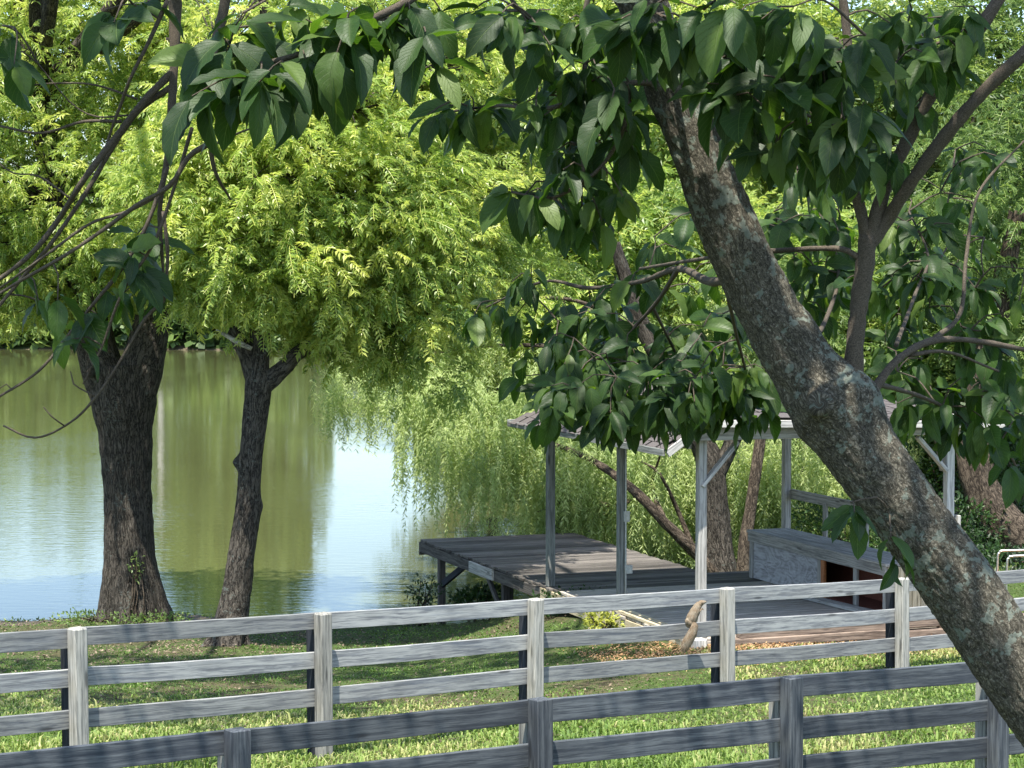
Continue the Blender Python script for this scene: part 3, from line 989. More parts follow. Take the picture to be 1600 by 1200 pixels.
# ------------------------------------------------------------------ leaf templates
def pinnate(length, pairs, ll, lw, droop, seed):
    """a compound leaf along +Y with drooping leaflet pairs; returns verts, faces, per-vertex shade"""
    r = random.Random(seed)
    vs, fs, tn = [], [], []
    def P_(t):
        return Vector((0, length * (t - .22 * droop * t * t), -length * droop * .6 * t * t))
    K = 5
    for i in range(K):          # rachis
        p = P_(i / (K - 1))
        vs += [(p.x - .0035, p.y, p.z), (p.x + .0035, p.y, p.z)]; tn += [.98, .98]
    for i in range(K - 1): fs.append((i * 2, i * 2 + 1, i * 2 + 3, i * 2 + 2))
    for k in range(pairs):
        t = .22 + .78 * k / pairs
        for sd in (-1, 1):
            p = P_(t)
            if r.random() < .10: continue
            s_ = ll * (0.75 + .35 * math.sin(math.pi * (t - .1))) * r.uniform(.7, 1.15)
            d = Vector((sd * 1.0, .45 + r.uniform(-.4, .4), -.45 + r.uniform(-.5, .4))).normalized()
            n_ = Vector((-d.z * sd * .3 + r.uniform(-.5, .5), r.uniform(-.6, .4), 1)).normalized()
            x = d.cross(n_).normalized()
            b = len(vs)
            for (l_, ww, dz) in ((0, 0, 0), (.42, -.5, .010), (.42, .5, .010), (1, 0, -.016)):
                q = p + d * (l_ * s_) + x * (ww * lw) + n_ * dz
                vs.append(tuple(q))
            sh = r.uniform(-.1, .1)
            tn += [sh] * 4
            fs.append((b, b + 1, b + 3, b + 2))
    return np.array(vs), np.array(fs), np.array(tn)


PIN = [pinnate(L_, 8, .092, .036, dr, sd) for L_, dr, sd in ((.42, .4, 1), (.46, .9, 2), (.36, .7, 3), (.44, 1.3, 4), (.30, .2, 8), (.40, 1.0, 12), (.34, .5, 13), (.48, .7, 14))]
PINF = [pinnate(.55, 6, .15, .06, dr, sd) for dr, sd in ((.5, 5), (1.0, 6), (.8, 7))]


def in_ellipsoids(n, ells, shell=0.0):
    vol = np.array([e[3] * e[4] * e[5] for e in ells])
    k = RNG.choice(len(ells), n, p=vol / vol.sum())
    d = norm(RNG.normal(size=(n, 3)))
    r = (shell ** 3 + (1 - shell ** 3) * RNG.random(n)) ** (1 / 3)
    E = np.array(ells)[k]
    return E[:, :3] + d * r[:, None] * E[:, 3:6], d, r


def pinnate_crown(ells, nclump, per, temps, clump_r=.45, tint0=.55, scale=1.0, shell=.35):
    """clumps of compound leaves radiating from twig tips"""
    C, Dm, rr = in_ellipsoids(nclump, ells, shell)
    out = Build(); tints = []
    V_, F_, T_ = [], [], []
    n = nclump * per
    base = np.repeat(C, per, 0)
    cl = np.repeat(RNG.normal(0, .13, nclump) + (rr - .6) * .12, per)
    rad = norm(RNG.normal(size=(n, 3)) * (1, 1, .55))
    T = base + rad * RNG.random((n, 1)) * clump_r * .5
    D = rad * 1.0 + np.repeat(Dm, per, 0) * .5
    D[:, 2] += RNG.uniform(-.5, .5, n)
    N = np.tile((0, 0, 1.0), (n, 1)) + RNG.normal(0, .42, (n, 3)) + np.array((0, -.35, 0))
    Mx = frames(D, N) * (scale * RNG.uniform(.75, 1.15, n))[:, None, None]
    which = RNG.integers(0, len(temps), n)
    vs, fs, ts = [], [], []
    off = 0
    for w_, (tv, tf, tt) in enumerate(temps):
        m = which == w_
        v, f = scatter(tv, [tf], Mx[m], T[m])
        t = tint0 + cl[m][:, None] + RNG.normal(0, .07, m.sum())[:, None] + np.where(tt[None] > .9, .45, tt[None] * 1.0 + 0)
        t = t + RNG.normal(0, .03, t.shape)
        vs.append(v); fs.append(f[0] + off); ts.append(t.ravel())
        off += len(v)
    return np.vstack(vs), np.vstack(fs), np.clip(np.concatenate(ts), 0, 1), C


def add_mesh(name, v, f, t, mat, parent, kind=None, smooth=False):
    if parent is not None:
        v = v - np.array(parent_loc(parent))
    me = np_mesh(name, v, f, mat, smooth, tint=t)
    o = bpy.data.objects.new(name, me)
    col.objects.link(o)
    if parent is not None: o.parent = parent
    if kind: o['kind'] = kind
    return o


def limb_to(b, start, end, r0, r1, sag=.2, seg=7, step=.15):
    s_, e = Vector(start), Vector(end)
    mid = (s_ + e) / 2 + Vector((random.uniform(-.2, .2), random.uniform(-.2, .2), random.uniform(0, sag))) * (e - s_).length * .6
    q1 = s_.lerp(mid, .5) + Vector((random.uniform(-1, 1), random.uniform(-1, 1), random.uniform(-1, 1))) * .06
    b.tube([s_, q1, mid, e], [r0, r0 * .75 + r1 * .25, (r0 + r1) / 2, r1], step, seg)


def twigs(C, skel, frac, r=.012, seed=1):
    """thin stems from clump centres to the nearest limb point"""
    b = Build()
    rs = random.Random(seed)
    S = np.array([tuple(p) for p in skel])
    for c in C:
        if rs.random() > frac: continue
        d = ((S - c) ** 2).sum(1) + np.maximum(0, S[:, 2] - c[2]) ** 2
        p = Vector(S[int(np.argmin(d))]); e = Vector(c)
        mid = (p + e) / 2 + Vector((0, 0, .12 * (e - p).length)) + Vector((rs.uniform(-.1, .1), rs.uniform(-.1, .1), 0))
        b.tube([p, mid, e], [r * 1.6, r, r * .5], .25, 5, cap=False)
    return b


# ---- walnut A (thick forked trunk) and B (thin knobbly trunk)
def ell(px, py, d, rx, ry, rz):
    c = at(px, py, d)
    return (c.x, c.y, c.z, rx, ry, rz)


dA = 32.8
zA = gz(at(205, 900, dA).x, dA)
ta = empty('walnut_tree', (at(205, 900, dA).x, dA, zA), 'stout dark forked trunk at the left water edge under a pale feathery crown', 'tree')
pa = [at(212, 985, dA), at(208, 930, dA), at(203, 860, dA), at(199, 770, dA), at(197, 690, dA), at(194, 625, dA), at(190, 570, dA)]
kA = at(143, 583, dA - .35)
Build().tube(pa, [.42, .385, .345, .335, .37, .46, .43], .045, 72, disp=bark_disp(9, .020, 3.5, .10, flare=(.5, .38))).obj('trunk', M['bark_dark'], ta)
Build().tube([at(185, 640, dA), at(166, 590, dA), at(148, 530, dA), at(140, 470, dA), at(95, 330, dA), at(60, 150, dA), at(20, -40, dA)], [.30, .31, .28, .23, .2, .15, .1], .07, 40,
             disp=bark_disp(9, .018, 3.5, .1, extra=knobs([(kA.x, kA.y + .05, kA.z, .07, .06)]))).obj('limb', M['bark_dark'], ta)
Build().tube([at(200, 650, dA), at(218, 590, dA), at(234, 520, dA), at(242, 460, dA), at(262, 330, dA + .3), at(290, 200, dA), at(300, 0, dA)], [.30, .32, .27, .2, .17, .13, .1], .07, 40, disp=bark_disp(9, .018, 3.5, .1)).obj('limb', M['bark_dark'], ta)
kb = Build().tube([kA + Vector((0, .05, 0)), kA + Vector((-.005, -.07, 0))], [.075, .062], .02, 20)
kb.obj('branch_scar', M['bark_dark'], ta)
eA = [ell(60, 200, 33.5, 3.4, 2.6, 2.6), ell(-60, 380, 33, 2.0, 1.8, 1.3), ell(190, 330, 32.5, 1.6, 1.8, 1.5), ell(110, 60, 34, 3.6, 2.4, 1.8), ell(60, 440, 33, 1.2, 1.2, .75), ell(215, 430, 33.6, .8, 1.0, .6)]
v, f, t, C = pinnate_crown(eA, 1050, 11, PIN, tint0=.66, shell=.5)
eShade = [(-4.6, 18.4, 9.6, 2.6, 1.6, .7), (-5.6, 22.0, 10.0, 3.0, 1.7, .7), (-2.2, 22.4, 10.0, 2.2, 1.5, .6), (-.2, 20.2, 9.8, 1.4, 1.4, .5)]  # overhead sprays out of view, added to shade the ground towards the pond
vh, fh, th, Ch = pinnate_crown(eShade, 210, 8, PINF, tint0=.5)
v, f, t = np.vstack([v, vh]), np.vstack([f, fh + len(v)]), np.concatenate([t, th])
add_mesh('crown', v, f, t, M['walnut'], ta)
for e_ in eShade:
    Build().tube([at(60, 150, dA), Vector((e_[0] - .5, (dA + e_[1]) / 2 + 1, 11.5)), Vector(e_[:3])], [.12, .07, .02], .3, 8).obj('limb', M['bark_dark'], ta)  # unseen limbs added to carry the shading sprays
sk = [at(140, 470, dA), at(120, 400, dA), at(95, 330, dA), at(60, 150, dA), at(20, 0, dA), at(242, 460, dA), at(262, 330, dA), at(290, 200, dA), at(300, 50, dA)]
twigs(C, sk, .3).obj('twigs', M['bark_dark'], ta)['kind'] = 'stuff'

dB = 28.7
zB = gz(at(357, 950, dB).x, dB)
tb_ = empty('walnut_tree', (at(357, 950, dB).x, dB, zB), 'slender leaning dark trunk with two burls and a stub fork, beside the thicker forked tree', 'tree')
k1 = at(371, 722, dB); k2 = at(418, 793, dB - .02); k3 = at(352, 835, dB)
pb = [at(355, 1025, dB), at(360, 985, dB), at(370, 920, dB), at(381, 840, dB), at(388, 780, dB), at(393, 710, dB), at(399, 650, dB), at(404, 600, dB), at(404, 570, dB), at(408, 500, dB), at(420, 400, dB), at(440, 280, dB + .4), at(430, 120, dB + .6), at(400, -60, dB + .4)]
Build().tube(pb, [.22, .19, .175, .155, .148, .143, .152, .162, .13, .125, .11, .09, .07, .05], .04, 56,
             disp=bark_disp(14, .013, 3.2, .12, flare=(.28, .55), extra=knobs([(k1.x, k1.y, k1.z, .08, .10), (k2.x, k2.y, k2.z, .10, .14), (k3.x, k3.y, k3.z, .05, .03)]))).obj('trunk', M['bark_dark'], tb_)
Build().tube([at(404, 612, dB), at(425, 592, dB), at(448, 570, dB), at(472, 548, dB), at(540, 522, dB + .5), at(620, 515, dB + 1.0), at(680, 520, dB + 1.4)], [.10, .115, .10, .085, .06, .045, .02], .05, 28, disp=bark_disp(14, .01, 3, .1)).obj('limb', M['bark_dark'], tb_)
Build().tube([at(402, 605, dB), at(390, 565, dB), at(372, 530, dB - .1), at(362, 512, dB - .1)], [.12, .11, .085, .075], .04, 28, disp=bark_disp(14, .014, 3, .15)).obj('stub', M['bark_dark'], tb_)
Build().tube([at(393, 545, dB - .12), at(372, 535, dB - .18), at(350, 522, dB - .2), at(338, 515, dB - .2)], [.03, .035, .025, .012], .04, 12).obj('dead_branch', M['bark_pale'], tb_)
for pl in ([(425, 400), (520, 330), (600, 290), (690, 300)], [(432, 330), (350, 270), (290, 230), (230, 240)], [(440, 270), (540, 180), (640, 120), (720, 110)], [(432, 150), (340, 90), (260, 60)]):
    Build().tube([at(a, b, dB + .2 + i * .25) for i, (a, b) in enumerate(pl)], list(np.linspace(.07, .02, len(pl))), .12, 12).obj('limb', M['bark_dark'], tb_)
eB = [ell(470, 290, 29.25, 2.3, 2.0, 2.0), ell(610, 360, 29.25, 1.6, 1.6, 1.3), ell(340, 330, 29.05, 1.3, 1.5, 1.3), ell(620, 480, 29.05, 1.15, 1.1, .75), ell(520, 465, 28.85, .95, 1.0, .5), ell(690, 120, 31.15, 2.0, 1.7, 1.5), ell(310, 430, 29.65, .7, .9, .42), ell(715, 420, 30.15, 1.1, 1.1, 1.0), ell(470, 60, 30.65, 1.9, 1.7, 1.2), ell(560, 560, 29.25, .55, .6, .35), ell(655, 575, 29.45, .6, .6, .4), ell(750, 500, 30.25, .7, .8, .5),
      ell(790, 300, 31.15, 1.1, 1.0, .9), ell(735, 220, 30.65, .9, .9, .7), ell(600, 180, 30.05, 1.3, 1.0, .6), ell(800, 420, 31.05, .8, .8, .7), ell(430, 300, 28.0, 1.3, .8, 1.5), ell(470, 440, 28.1, .9, .7, .5), ell(590, 510, 28.9, .8, .7, .4), ell(395, 455, 28.2, .45, .5, .35)]
v, f, t, C = pinnate_crown(eB, 1350, 11, PIN, tint0=.66, shell=.45)
add_mesh('crown', v, f, t, M['walnut'], tb_)
sk = [at(408, 500, dB), at(420, 400, dB), at(440, 280, dB), at(520, 330, dB + .4), at(600, 290, dB + .7), at(350, 270, dB + .4), at(290, 230, dB + .7), at(540, 180, dB + .4), at(640, 120, dB + .7), at(540, 522, dB + .3), at(620, 520, dB + .6), at(340, 90, dB + .5)]
twigs(C, sk, .35, .009).obj('twigs', M['bark_dark'], tb_)['kind'] = 'stuff'


# ---- willow behind the pavilion, trailing over the water
def strand_template(L, n, seed):
    r = random.Random(seed)
    vs, fs = [], []
    K = 7
    bend = r.uniform(.1, .35)
    def S(t): return Vector((math.sin(t * 3 + seed) * .03, bend * L * (1 - (1 - t) ** 2) * .6, -L * t ** 1.15))
    for i in range(K):
        p = S(i / (K - 1)); vs += [(p.x - .002, p.y, p.z), (p.x + .002, p.y, p.z)]
    for i in range(K - 1): fs.append((i * 2, i * 2 + 1, i * 2 + 3, i * 2 + 2))
    for k in range(n):
        t = (k + r.random()) / n
        p = S(t)
        a = r.uniform(0, 2 * math.pi)
        d = Vector((math.cos(a) * .6, math.sin(a) * .6 - .1, -r.uniform(.0, .75))).normalized()
        l_, w_ = r.uniform(.07, .12), r.uniform(.016, .024)
        x = d.cross(Vector((r.uniform(-.8, .8), r.uniform(-1.3, .5), r.uniform(.2, 1.2)))).normalized()
        b = len(vs)
        for (u, ww) in ((0, 0), (.4, -.5), (.4, .5), (1, 0)):
            q = p + d * u * l_ + x * ww * w_ + Vector((0, 0, -.02 * u * u))
            vs.append(tuple(q))
        fs.append((b, b + 1, b + 3, b + 2))
    return np.array(vs), np.array(fs)


ST = [strand_template(L, int(L * 50), i) for i, L in enumerate((.55, .8, 1.05, 1.35))]
dW = 34.5
wb = at(1122, 880, dW)
zW = gz(wb.x, wb.y)
tw = empty('willow_tree', (wb.x, wb.y, zW), 'weeping willow behind the pavilion trailing fine pale green fronds over the water', 'tree')
Build().tube([(wb.x + .05, wb.y, zW - .2), at(1120, 840, dW), at(1116, 780, dW), at(1108, 720, dW), at(1085, 670, dW), at(1050, 600, dW), at(1000, 500, dW), at(960, 380, dW)], [.28, .22, .2, .19, .17, .15, .12, .08], .06, 36, disp=bark_disp(12, .018, 3, .12, flare=(.3, .4))).obj('trunk', M['bark_dark'], tw)
Build().tube([at(1112, 760, dW), at(1140, 700, dW), at(1165, 640, dW), at(1210, 540, dW)], [.13, .12, .1, .07], .06, 20, disp=bark_disp(12, .012, 3, .1)).obj('limb', M['bark_dark'], tw)
Build().tube([at(1120, 905, 33.9), at(1085, 862, 33.8), at(1040, 818, 33.7), at(1000, 775, 33.7), at(950, 735, 34.2), at(895, 705, 34.8), at(850, 690, 35.2)], [.10, .085, .075, .07, .055, .04, .015], .05, 20, disp=bark_disp(16, .01, 3, .1)).obj('limb', M['bark_brown'], tw)
for pl in ([(1060, 610), (960, 560), (840, 540), (720, 545), (600, 570)], [(1020, 530), (900, 470), (780, 470)], [(1165, 640), (1260, 600), (1360, 620)], [(1000, 775), (960, 790), (900, 780), (840, 800)], [(1085, 862), (1060, 800), (1030, 740), (1000, 720)], [(1040, 818), (1020, 760), (1035, 700)]):
    Build().tube([at(a, b, dW + random.uniform(-.3, .6)) for (a, b) in pl], list(np.linspace(.05, .012, len(pl))), .1, 10).obj('limb', M['bark_brown'], tw)
wells = [ell(515, 590, 36.78, .35, .5, .35), ell(560, 600, 36.64, .5, .6, .4), ell(600, 520, 37.73, .7, .7, .5), ell(720, 520, 37.73, .9, .8, .6), ell(640, 620, 36.37, .6, .8, .55), ell(630, 700, 35.28, .25, .4, .4), ell(700, 610, 36.50, .8, 1.0, .6), ell(700, 690, 35.42, .55, .8, .45), ell(760, 735, 34.8, .5, .5, .4), ell(840, 760, 34.8, .5, .4, .4), ell(790, 660, 35.82, .8, 1.0, .8),
         ell(860, 620, 36.37, .9, 1.0, .9), ell(900, 720, 35.01, .8, .8, .7), ell(980, 720, 35.01, .8, .8, .8), ell(960, 560, 37.18, 1.2, 1.0, 1.0), ell(1050, 740, 36.34, .9, .8, .9),
         ell(1150, 720, 36.61, 1.0, .8, 1.0), ell(1260, 740, 36.34, 1.0, .8, 1.0), ell(1360, 700, 36.88, .9, .8, .9), ell(1100, 540, 39.06, 1.3, 1.2, 1.2)]
n = 4600
O_, Dm, rr = in_ellipsoids(n, wells, 0)
which = RNG.integers(0, 4, n)
which[(O_[:, 0] < -1.6)] = RNG.integers(0, 2, (O_[:, 0] < -1.6).sum())
vs, fs, ts, off = [], [], [], 0
ct = np.array([mnoise.noise(Vector(o) * 1.3) for o in O_])
for k, (tv, tf) in enumerate(ST):
    m = which == k
    a = RNG.normal(0, .7, m.sum())
    Rz = np.zeros((m.sum(), 3, 3)); Rz[:, 0, 0] = np.cos(a); Rz[:, 0, 1] = -np.sin(a); Rz[:, 1, 0] = np.sin(a); Rz[:, 1, 1] = np.cos(a); Rz[:, 2, 2] = 1
    v, f = scatter(tv, [tf], Rz * RNG.uniform(.8, 1.1, m.sum())[:, None, None], O_[m])
    t = .68 + ct[m][:, None] * .5 + RNG.normal(0, .1, (m.sum(), 1)) + np.repeat(RNG.normal(0, .12, (m.sum(), len(tv) // 2)), 2, 1)[:, :len(tv)] if len(tv) % 2 == 0 else .55 + RNG.normal(0, .15, (m.sum(), len(tv)))
    vs.append(v); fs.append(f[0] + off); ts.append(np.clip(t, 0, 1).ravel()); off += len(v)
add_mesh('crown', np.vstack(vs), np.vstack(fs), np.concatenate(ts), M['willow'], tw)

# slim leaning trunk beside it and the thick curved one at the right edge
sb = at(1160, 905, 33.2)
t2 = empty('slim_tree', (sb.x, sb.y, gz(sb.x, sb.y)), 'slim bare leaning trunk just left of the bench behind the pavilion', 'tree')
Build().tube([(sb.x, sb.y, gz(sb.x, sb.y) - .2), at(1163, 860, 33.2), at(1175, 780, 33.3), at(1186, 700, 33.4), at(1200, 600, 33.6), at(1215, 470, 34)], [.11, .095, .085, .08, .07, .04], .06, 20, disp=bark_disp(18, .006, 3, .1)).obj('trunk', M['bark_brown'], t2)
v, f, t, C = pinnate_crown([ell(1215, 480, 34.2, 1.1, 1.0, 1.0)], 60, 7, PIN, tint0=.45)
add_mesh('crown', v, f, t, M['bgleaf'], t2)
rb = at(1640, 900, 33.5)
t3 = empty('curved_tree', (rb.x, rb.y, gz(rb.x, rb.y)), 'thick rough curved trunk catching sun at the right edge behind the lawn chair', 'tree')
Build().tube([(rb.x + .1, rb.y, gz(rb.x, rb.y) - .2), at(1630, 880, 33.5), at(1580, 835, 33.4), at(1545, 790, 33.4), at(1528, 745, 33.4), at(1520, 690, 33.5), at(1535, 600, 33.7), at(1560, 480, 34), at(1590, 330, 34)], [.42, .38, .34, .30, .24, .21, .19, .16, .1], .06, 44, disp=bark_disp(10, .03, 2.2, .2)).obj('trunk', M['bark_brown'], t3)
v, f, t, C = pinnate_crown([ell(1560, 330, 34.5, 1.9, 1.5, 1.7), ell(1650, 520, 34, 1.5, 1.3, 1.2)], 260, 8, PIN, tint0=.4)
add_mesh('crown', v, f, t, M['bgleaf'], t3)


# ---- trees on the bank behind
def bg_tree(px, d, topy, cy_, rx, rz, label, mat, tint0, ncl, seed, lean=0.0, scale=1.0, name='broadleaf_tree'):
    global RNG
    RNG = np.random.default_rng(seed)
    c = at(px, cy_, d)
    zb = gz(c.x - lean, d)
    root = empty(name, (c.x - lean, d, zb), label, 'tree', 'trees crowding the bank behind the pond')
    tb = Build().tube([(c.x - lean, d, zb - .3), (c.x - lean * .6, d, zb + (c.z - zb) * .4), (c.x - lean * .2, d, c.z - rz * .2), (c.x, d, c.z + rz * .6)], [.22, .17, .13, .05], .3, 14, disp=knobs([]))
    tb.obj('trunk', M['bark_dark'], root)
    bb = Build()
    for i in range(7):
        a = random.uniform(0, 6.28)
        e = (c.x + math.cos(a) * rx * .7, d + math.sin(a) * rx * .5, c.z + random.uniform(-.3, .6) * rz)
        limb_to(bb, (c.x - lean * .3, d, c.z - rz * random.uniform(.1, .6)), e, .08, .02)
    bb.obj('limbs', M['bark_dark'], root)
    es = [(c.x, d, c.z, rx, rx * .75, rz)]
    for i in range(5):
        a = random.uniform(0, 6.28)
        es.append((c.x + math.cos(a) * rx * .7, d + math.sin(a) * rx * .5, c.z + random.uniform(-.7, .6) * rz, rx * .45, rx * .4, rz * .4))
    v, f, t, C = pinnate_crown(es, ncl, 13, PINF, clump_r=.7, tint0=tint0, scale=scale, shell=.5)
    add_mesh('crown', v, f, t, mat, root)
    return root


bg_tree(930, 43, 0, 120, 3.6, 3.4, 'bright yellow-green tree behind the hanging leaves in the middle', M['walnut'], .66, 420, 21)
bg_tree(880, 40, 0, 420, 2.9, 2.2, 'mid-green rounded tree above the willow on the bank', M['walnut'], .52, 330, 22)
bg_tree(1280, 44, 0, 140, 3.6, 3.4, 'sunny pale green tree behind the leaning trunk', M['walnut'], .66, 420, 23)
bg_tree(1240, 40, 0, 480, 2.8, 2.0, 'low spreading green tree behind the pavilion roof', M['walnut'], .55, 330, 24)
bg_tree(1560, 42, 0, 200, 3.4, 3.0, 'dense darker tree at the top right edge', M['bgleaf'], .45, 420, 25)
bg_tree(1480, 39, 0, 560, 2.4, 1.9, 'bushy deep green tree behind the right pavilion post', M['bgleaf'], .42, 300, 26)
bg_tree(1080, 52, 0, 250, 4.5, 5.0, 'tall shady tree standing farther back between the sunny crowns', M['bgleaf'], .38, 420, 27, scale=1.25)
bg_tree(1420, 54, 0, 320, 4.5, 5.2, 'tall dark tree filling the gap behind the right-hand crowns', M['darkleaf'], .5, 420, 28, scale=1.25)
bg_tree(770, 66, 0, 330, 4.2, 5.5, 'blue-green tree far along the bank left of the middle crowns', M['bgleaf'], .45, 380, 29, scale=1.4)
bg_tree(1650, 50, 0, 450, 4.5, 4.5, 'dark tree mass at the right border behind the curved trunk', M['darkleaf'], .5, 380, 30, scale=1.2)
RNG = np.random.default_rng(99)


# ---- shrubs
def leafy(n, ells, size, tint0, seed, aspect=.5, updir=.2):
    v0 = np.array([(0, 0, 0), (-.5 * aspect, .45, .06), (.5 * aspect, .45, .06), (0, 1, -.08)]) * size
    f0 = np.array([[0, 1, 3, 2]])
    C, Dm, rr = in_ellipsoids(n, ells, .3)
    cl = np.array([mnoise.noise(Vector(c) * 2.2) for c in C])
    D = norm(Dm + RNG.normal(0, .7, (n, 3)) + np.array((0, 0, updir)))
    N = np.tile((0, -.3, 1.0), (n, 1)) + RNG.normal(0, .5, (n, 3))
    Mx = frames(D, N) * RNG.uniform(.6, 1.25, n)[:, None, None]
    C = C + norm(RNG.normal(size=(n, 3))) * .1 * cl[:, None]
    v, f = scatter(v0, [f0], Mx, C)
    t = np.clip(tint0 + cl * .4 + RNG.normal(0, .12, n), 0, 1)
    return v, f[0], np.repeat(t, 4)


def shrub(px, py, d, rx, rz, n, label, mat, size=.08, tint0=.5, name='shrub', group='shrubs along the bank', aspect=.5):
    c = at(px, py, d)
    zb = gz(c.x, d)
    root = empty(name, (c.x, d, zb), label, 'shrub', group)
    es = [(c.x, d, c.z, rx, rx * .8, rz)]
    for i in range(4):
        a = random.uniform(0, 6.28)
        es.append((c.x + math.cos(a) * rx * .8, d + math.sin(a) * rx * .4, c.z + random.uniform(-.5, .7) * rz, rx * .45, rx * .4, rz * .45))
    v, f, t = leafy(n, es, size, tint0, 1, aspect)
    add_mesh('foliage', v, f, t, mat, root)
    b = Build()
    for i in range(7):
        a = random.uniform(0, 6.28)
        q = Vector((c.x + math.cos(a) * rx * .7, d + math.sin(a) * rx * .5, c.z + random.uniform(0, .8) * rz))
        limb_to(b, (c.x + random.uniform(-.1, .1), d, min(zb, c.z) - .05), q, .018, .005, .1, 5, .15)
    b.obj('stem', M['bark_brown'], root)
    return root


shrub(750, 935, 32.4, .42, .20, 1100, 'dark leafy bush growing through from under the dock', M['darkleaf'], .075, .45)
shrub(900, 950, 28.5, .6, .25, 900, 'shaded bush beneath the platform edge', M['darkleaf'], .075, .3)
shrub(1010, 850, 36.5, .8, .35, 2200, 'light green bush on the bank behind the dock planks', M['willow'], .09, .6, aspect=.3)
shrub(1110, 870, 36.2, .6, .3, 1500, 'green tufted bush at the foot of the willow trunk', M['willow'], .09, .5, aspect=.3)
shrub(1230, 860, 36.5, .9, .45, 2600, 'bright bush showing under the bench railing', M['bgleaf'], .085, .55)
shrub(1330, 830, 35, .9, .55, 2600, 'leafy bush behind the bench railing near the leaning trunk', M['darkleaf'], .085, .6)
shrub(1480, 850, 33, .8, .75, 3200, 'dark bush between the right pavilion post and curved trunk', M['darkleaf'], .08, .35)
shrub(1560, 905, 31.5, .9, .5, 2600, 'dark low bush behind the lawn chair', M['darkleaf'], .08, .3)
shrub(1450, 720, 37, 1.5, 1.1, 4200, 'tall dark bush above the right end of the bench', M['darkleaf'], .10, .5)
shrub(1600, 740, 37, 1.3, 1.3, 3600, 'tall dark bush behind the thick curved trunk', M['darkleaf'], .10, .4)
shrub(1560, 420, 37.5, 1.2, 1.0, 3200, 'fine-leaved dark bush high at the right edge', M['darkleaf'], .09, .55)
shrub(940, 972, 25.7, .20, .12, 260, 'small yellow-green weed beside the platform edge board', M['yellowplant'], .075, .5, 'weed', 'weeds')
shrub(212, 888, 32.3, .09, .22, 60, 'green ivy sprout clinging to the forked trunk', M['bgleaf'], .06, .5, 'ivy_sprout', 'sprouts')
shrub(155, 965, 32.6, .7, .10, 700, 'low weeds round the foot of the forked tree', M['bgleaf'], .055, .45, 'weed', 'weeds')
shrub(245, 968, 32.2, .55, .09, 600, 'green weeds at the right foot of the forked tree', M['bgleaf'], .055, .4, 'weed', 'weeds')
shrub(40, 978, 33.4, .8, .07, 500, 'low shoreline weeds at the left edge of the pond', M['bgleaf'], .06, .4, 'weed', 'weeds')
shrub(640, 985, 32.6, .3, .2, 260, 'sparse dark waterside plant by the end leg of the dock', M['darkleaf'], .08, .3, 'waterside_plant', 'weeds')
shrub(660, 930, 32.4, .25, .28, 260, 'sparse dark sprig reaching past the end leg of the dock', M['darkleaf'], .07, .35, 'waterside_plant', 'weeds')


# ---- far shore
def far_tree_meshes(k):
    global RNG
    RNG = np.random.default_rng(200 + k)
    n = 5200
    es = [(0, 0, .62, .34, .34, .34)]
    for i in range(9):
        a = RNG.uniform(0, 6.28)
        es.append((math.cos(a) * .22, math.sin(a) * .22, RNG.uniform(.3, .88), .16, .16, .14))
    C, Dm, rr = in_ellipsoids(n, es, .6)
    cl = np.array([mnoise.noise(Vector(c) * 7) for c in C])
    C = C[cl > -.22]; Dm = Dm[cl > -.22]; cl = cl[cl > -.22]
    n = len(C)
    v0 = np.array([(-.5, -.5, 0), (.5, -.5, 0), (.5, .5, .1), (-.5, .5, .1)]) * .034
    N = Dm + RNG.normal(0, .5, (n, 3)) + np.array((0, 0, .4))
    v, f = scatter(v0, [np.array([[0, 1, 2, 3]])], frames(RNG.normal(size=(n, 3)), N) * RNG.uniform(.5, 1.4, n)[:, None, None], C)
    t = np.clip(.5 + cl * .7 + RNG.normal(0, .15, n), 0, 1)
    cr = np_mesh('crown', v, f[0], M['bgleaf'], tint=np.repeat(t, 4))
    tr = Build().tube([(0, 0, -.02), (.01, 0, .3), (0, .01, .7)], [.022, .017, .006], .05, 8).mesh('trunk', M['bark_dark'])
    return cr, tr


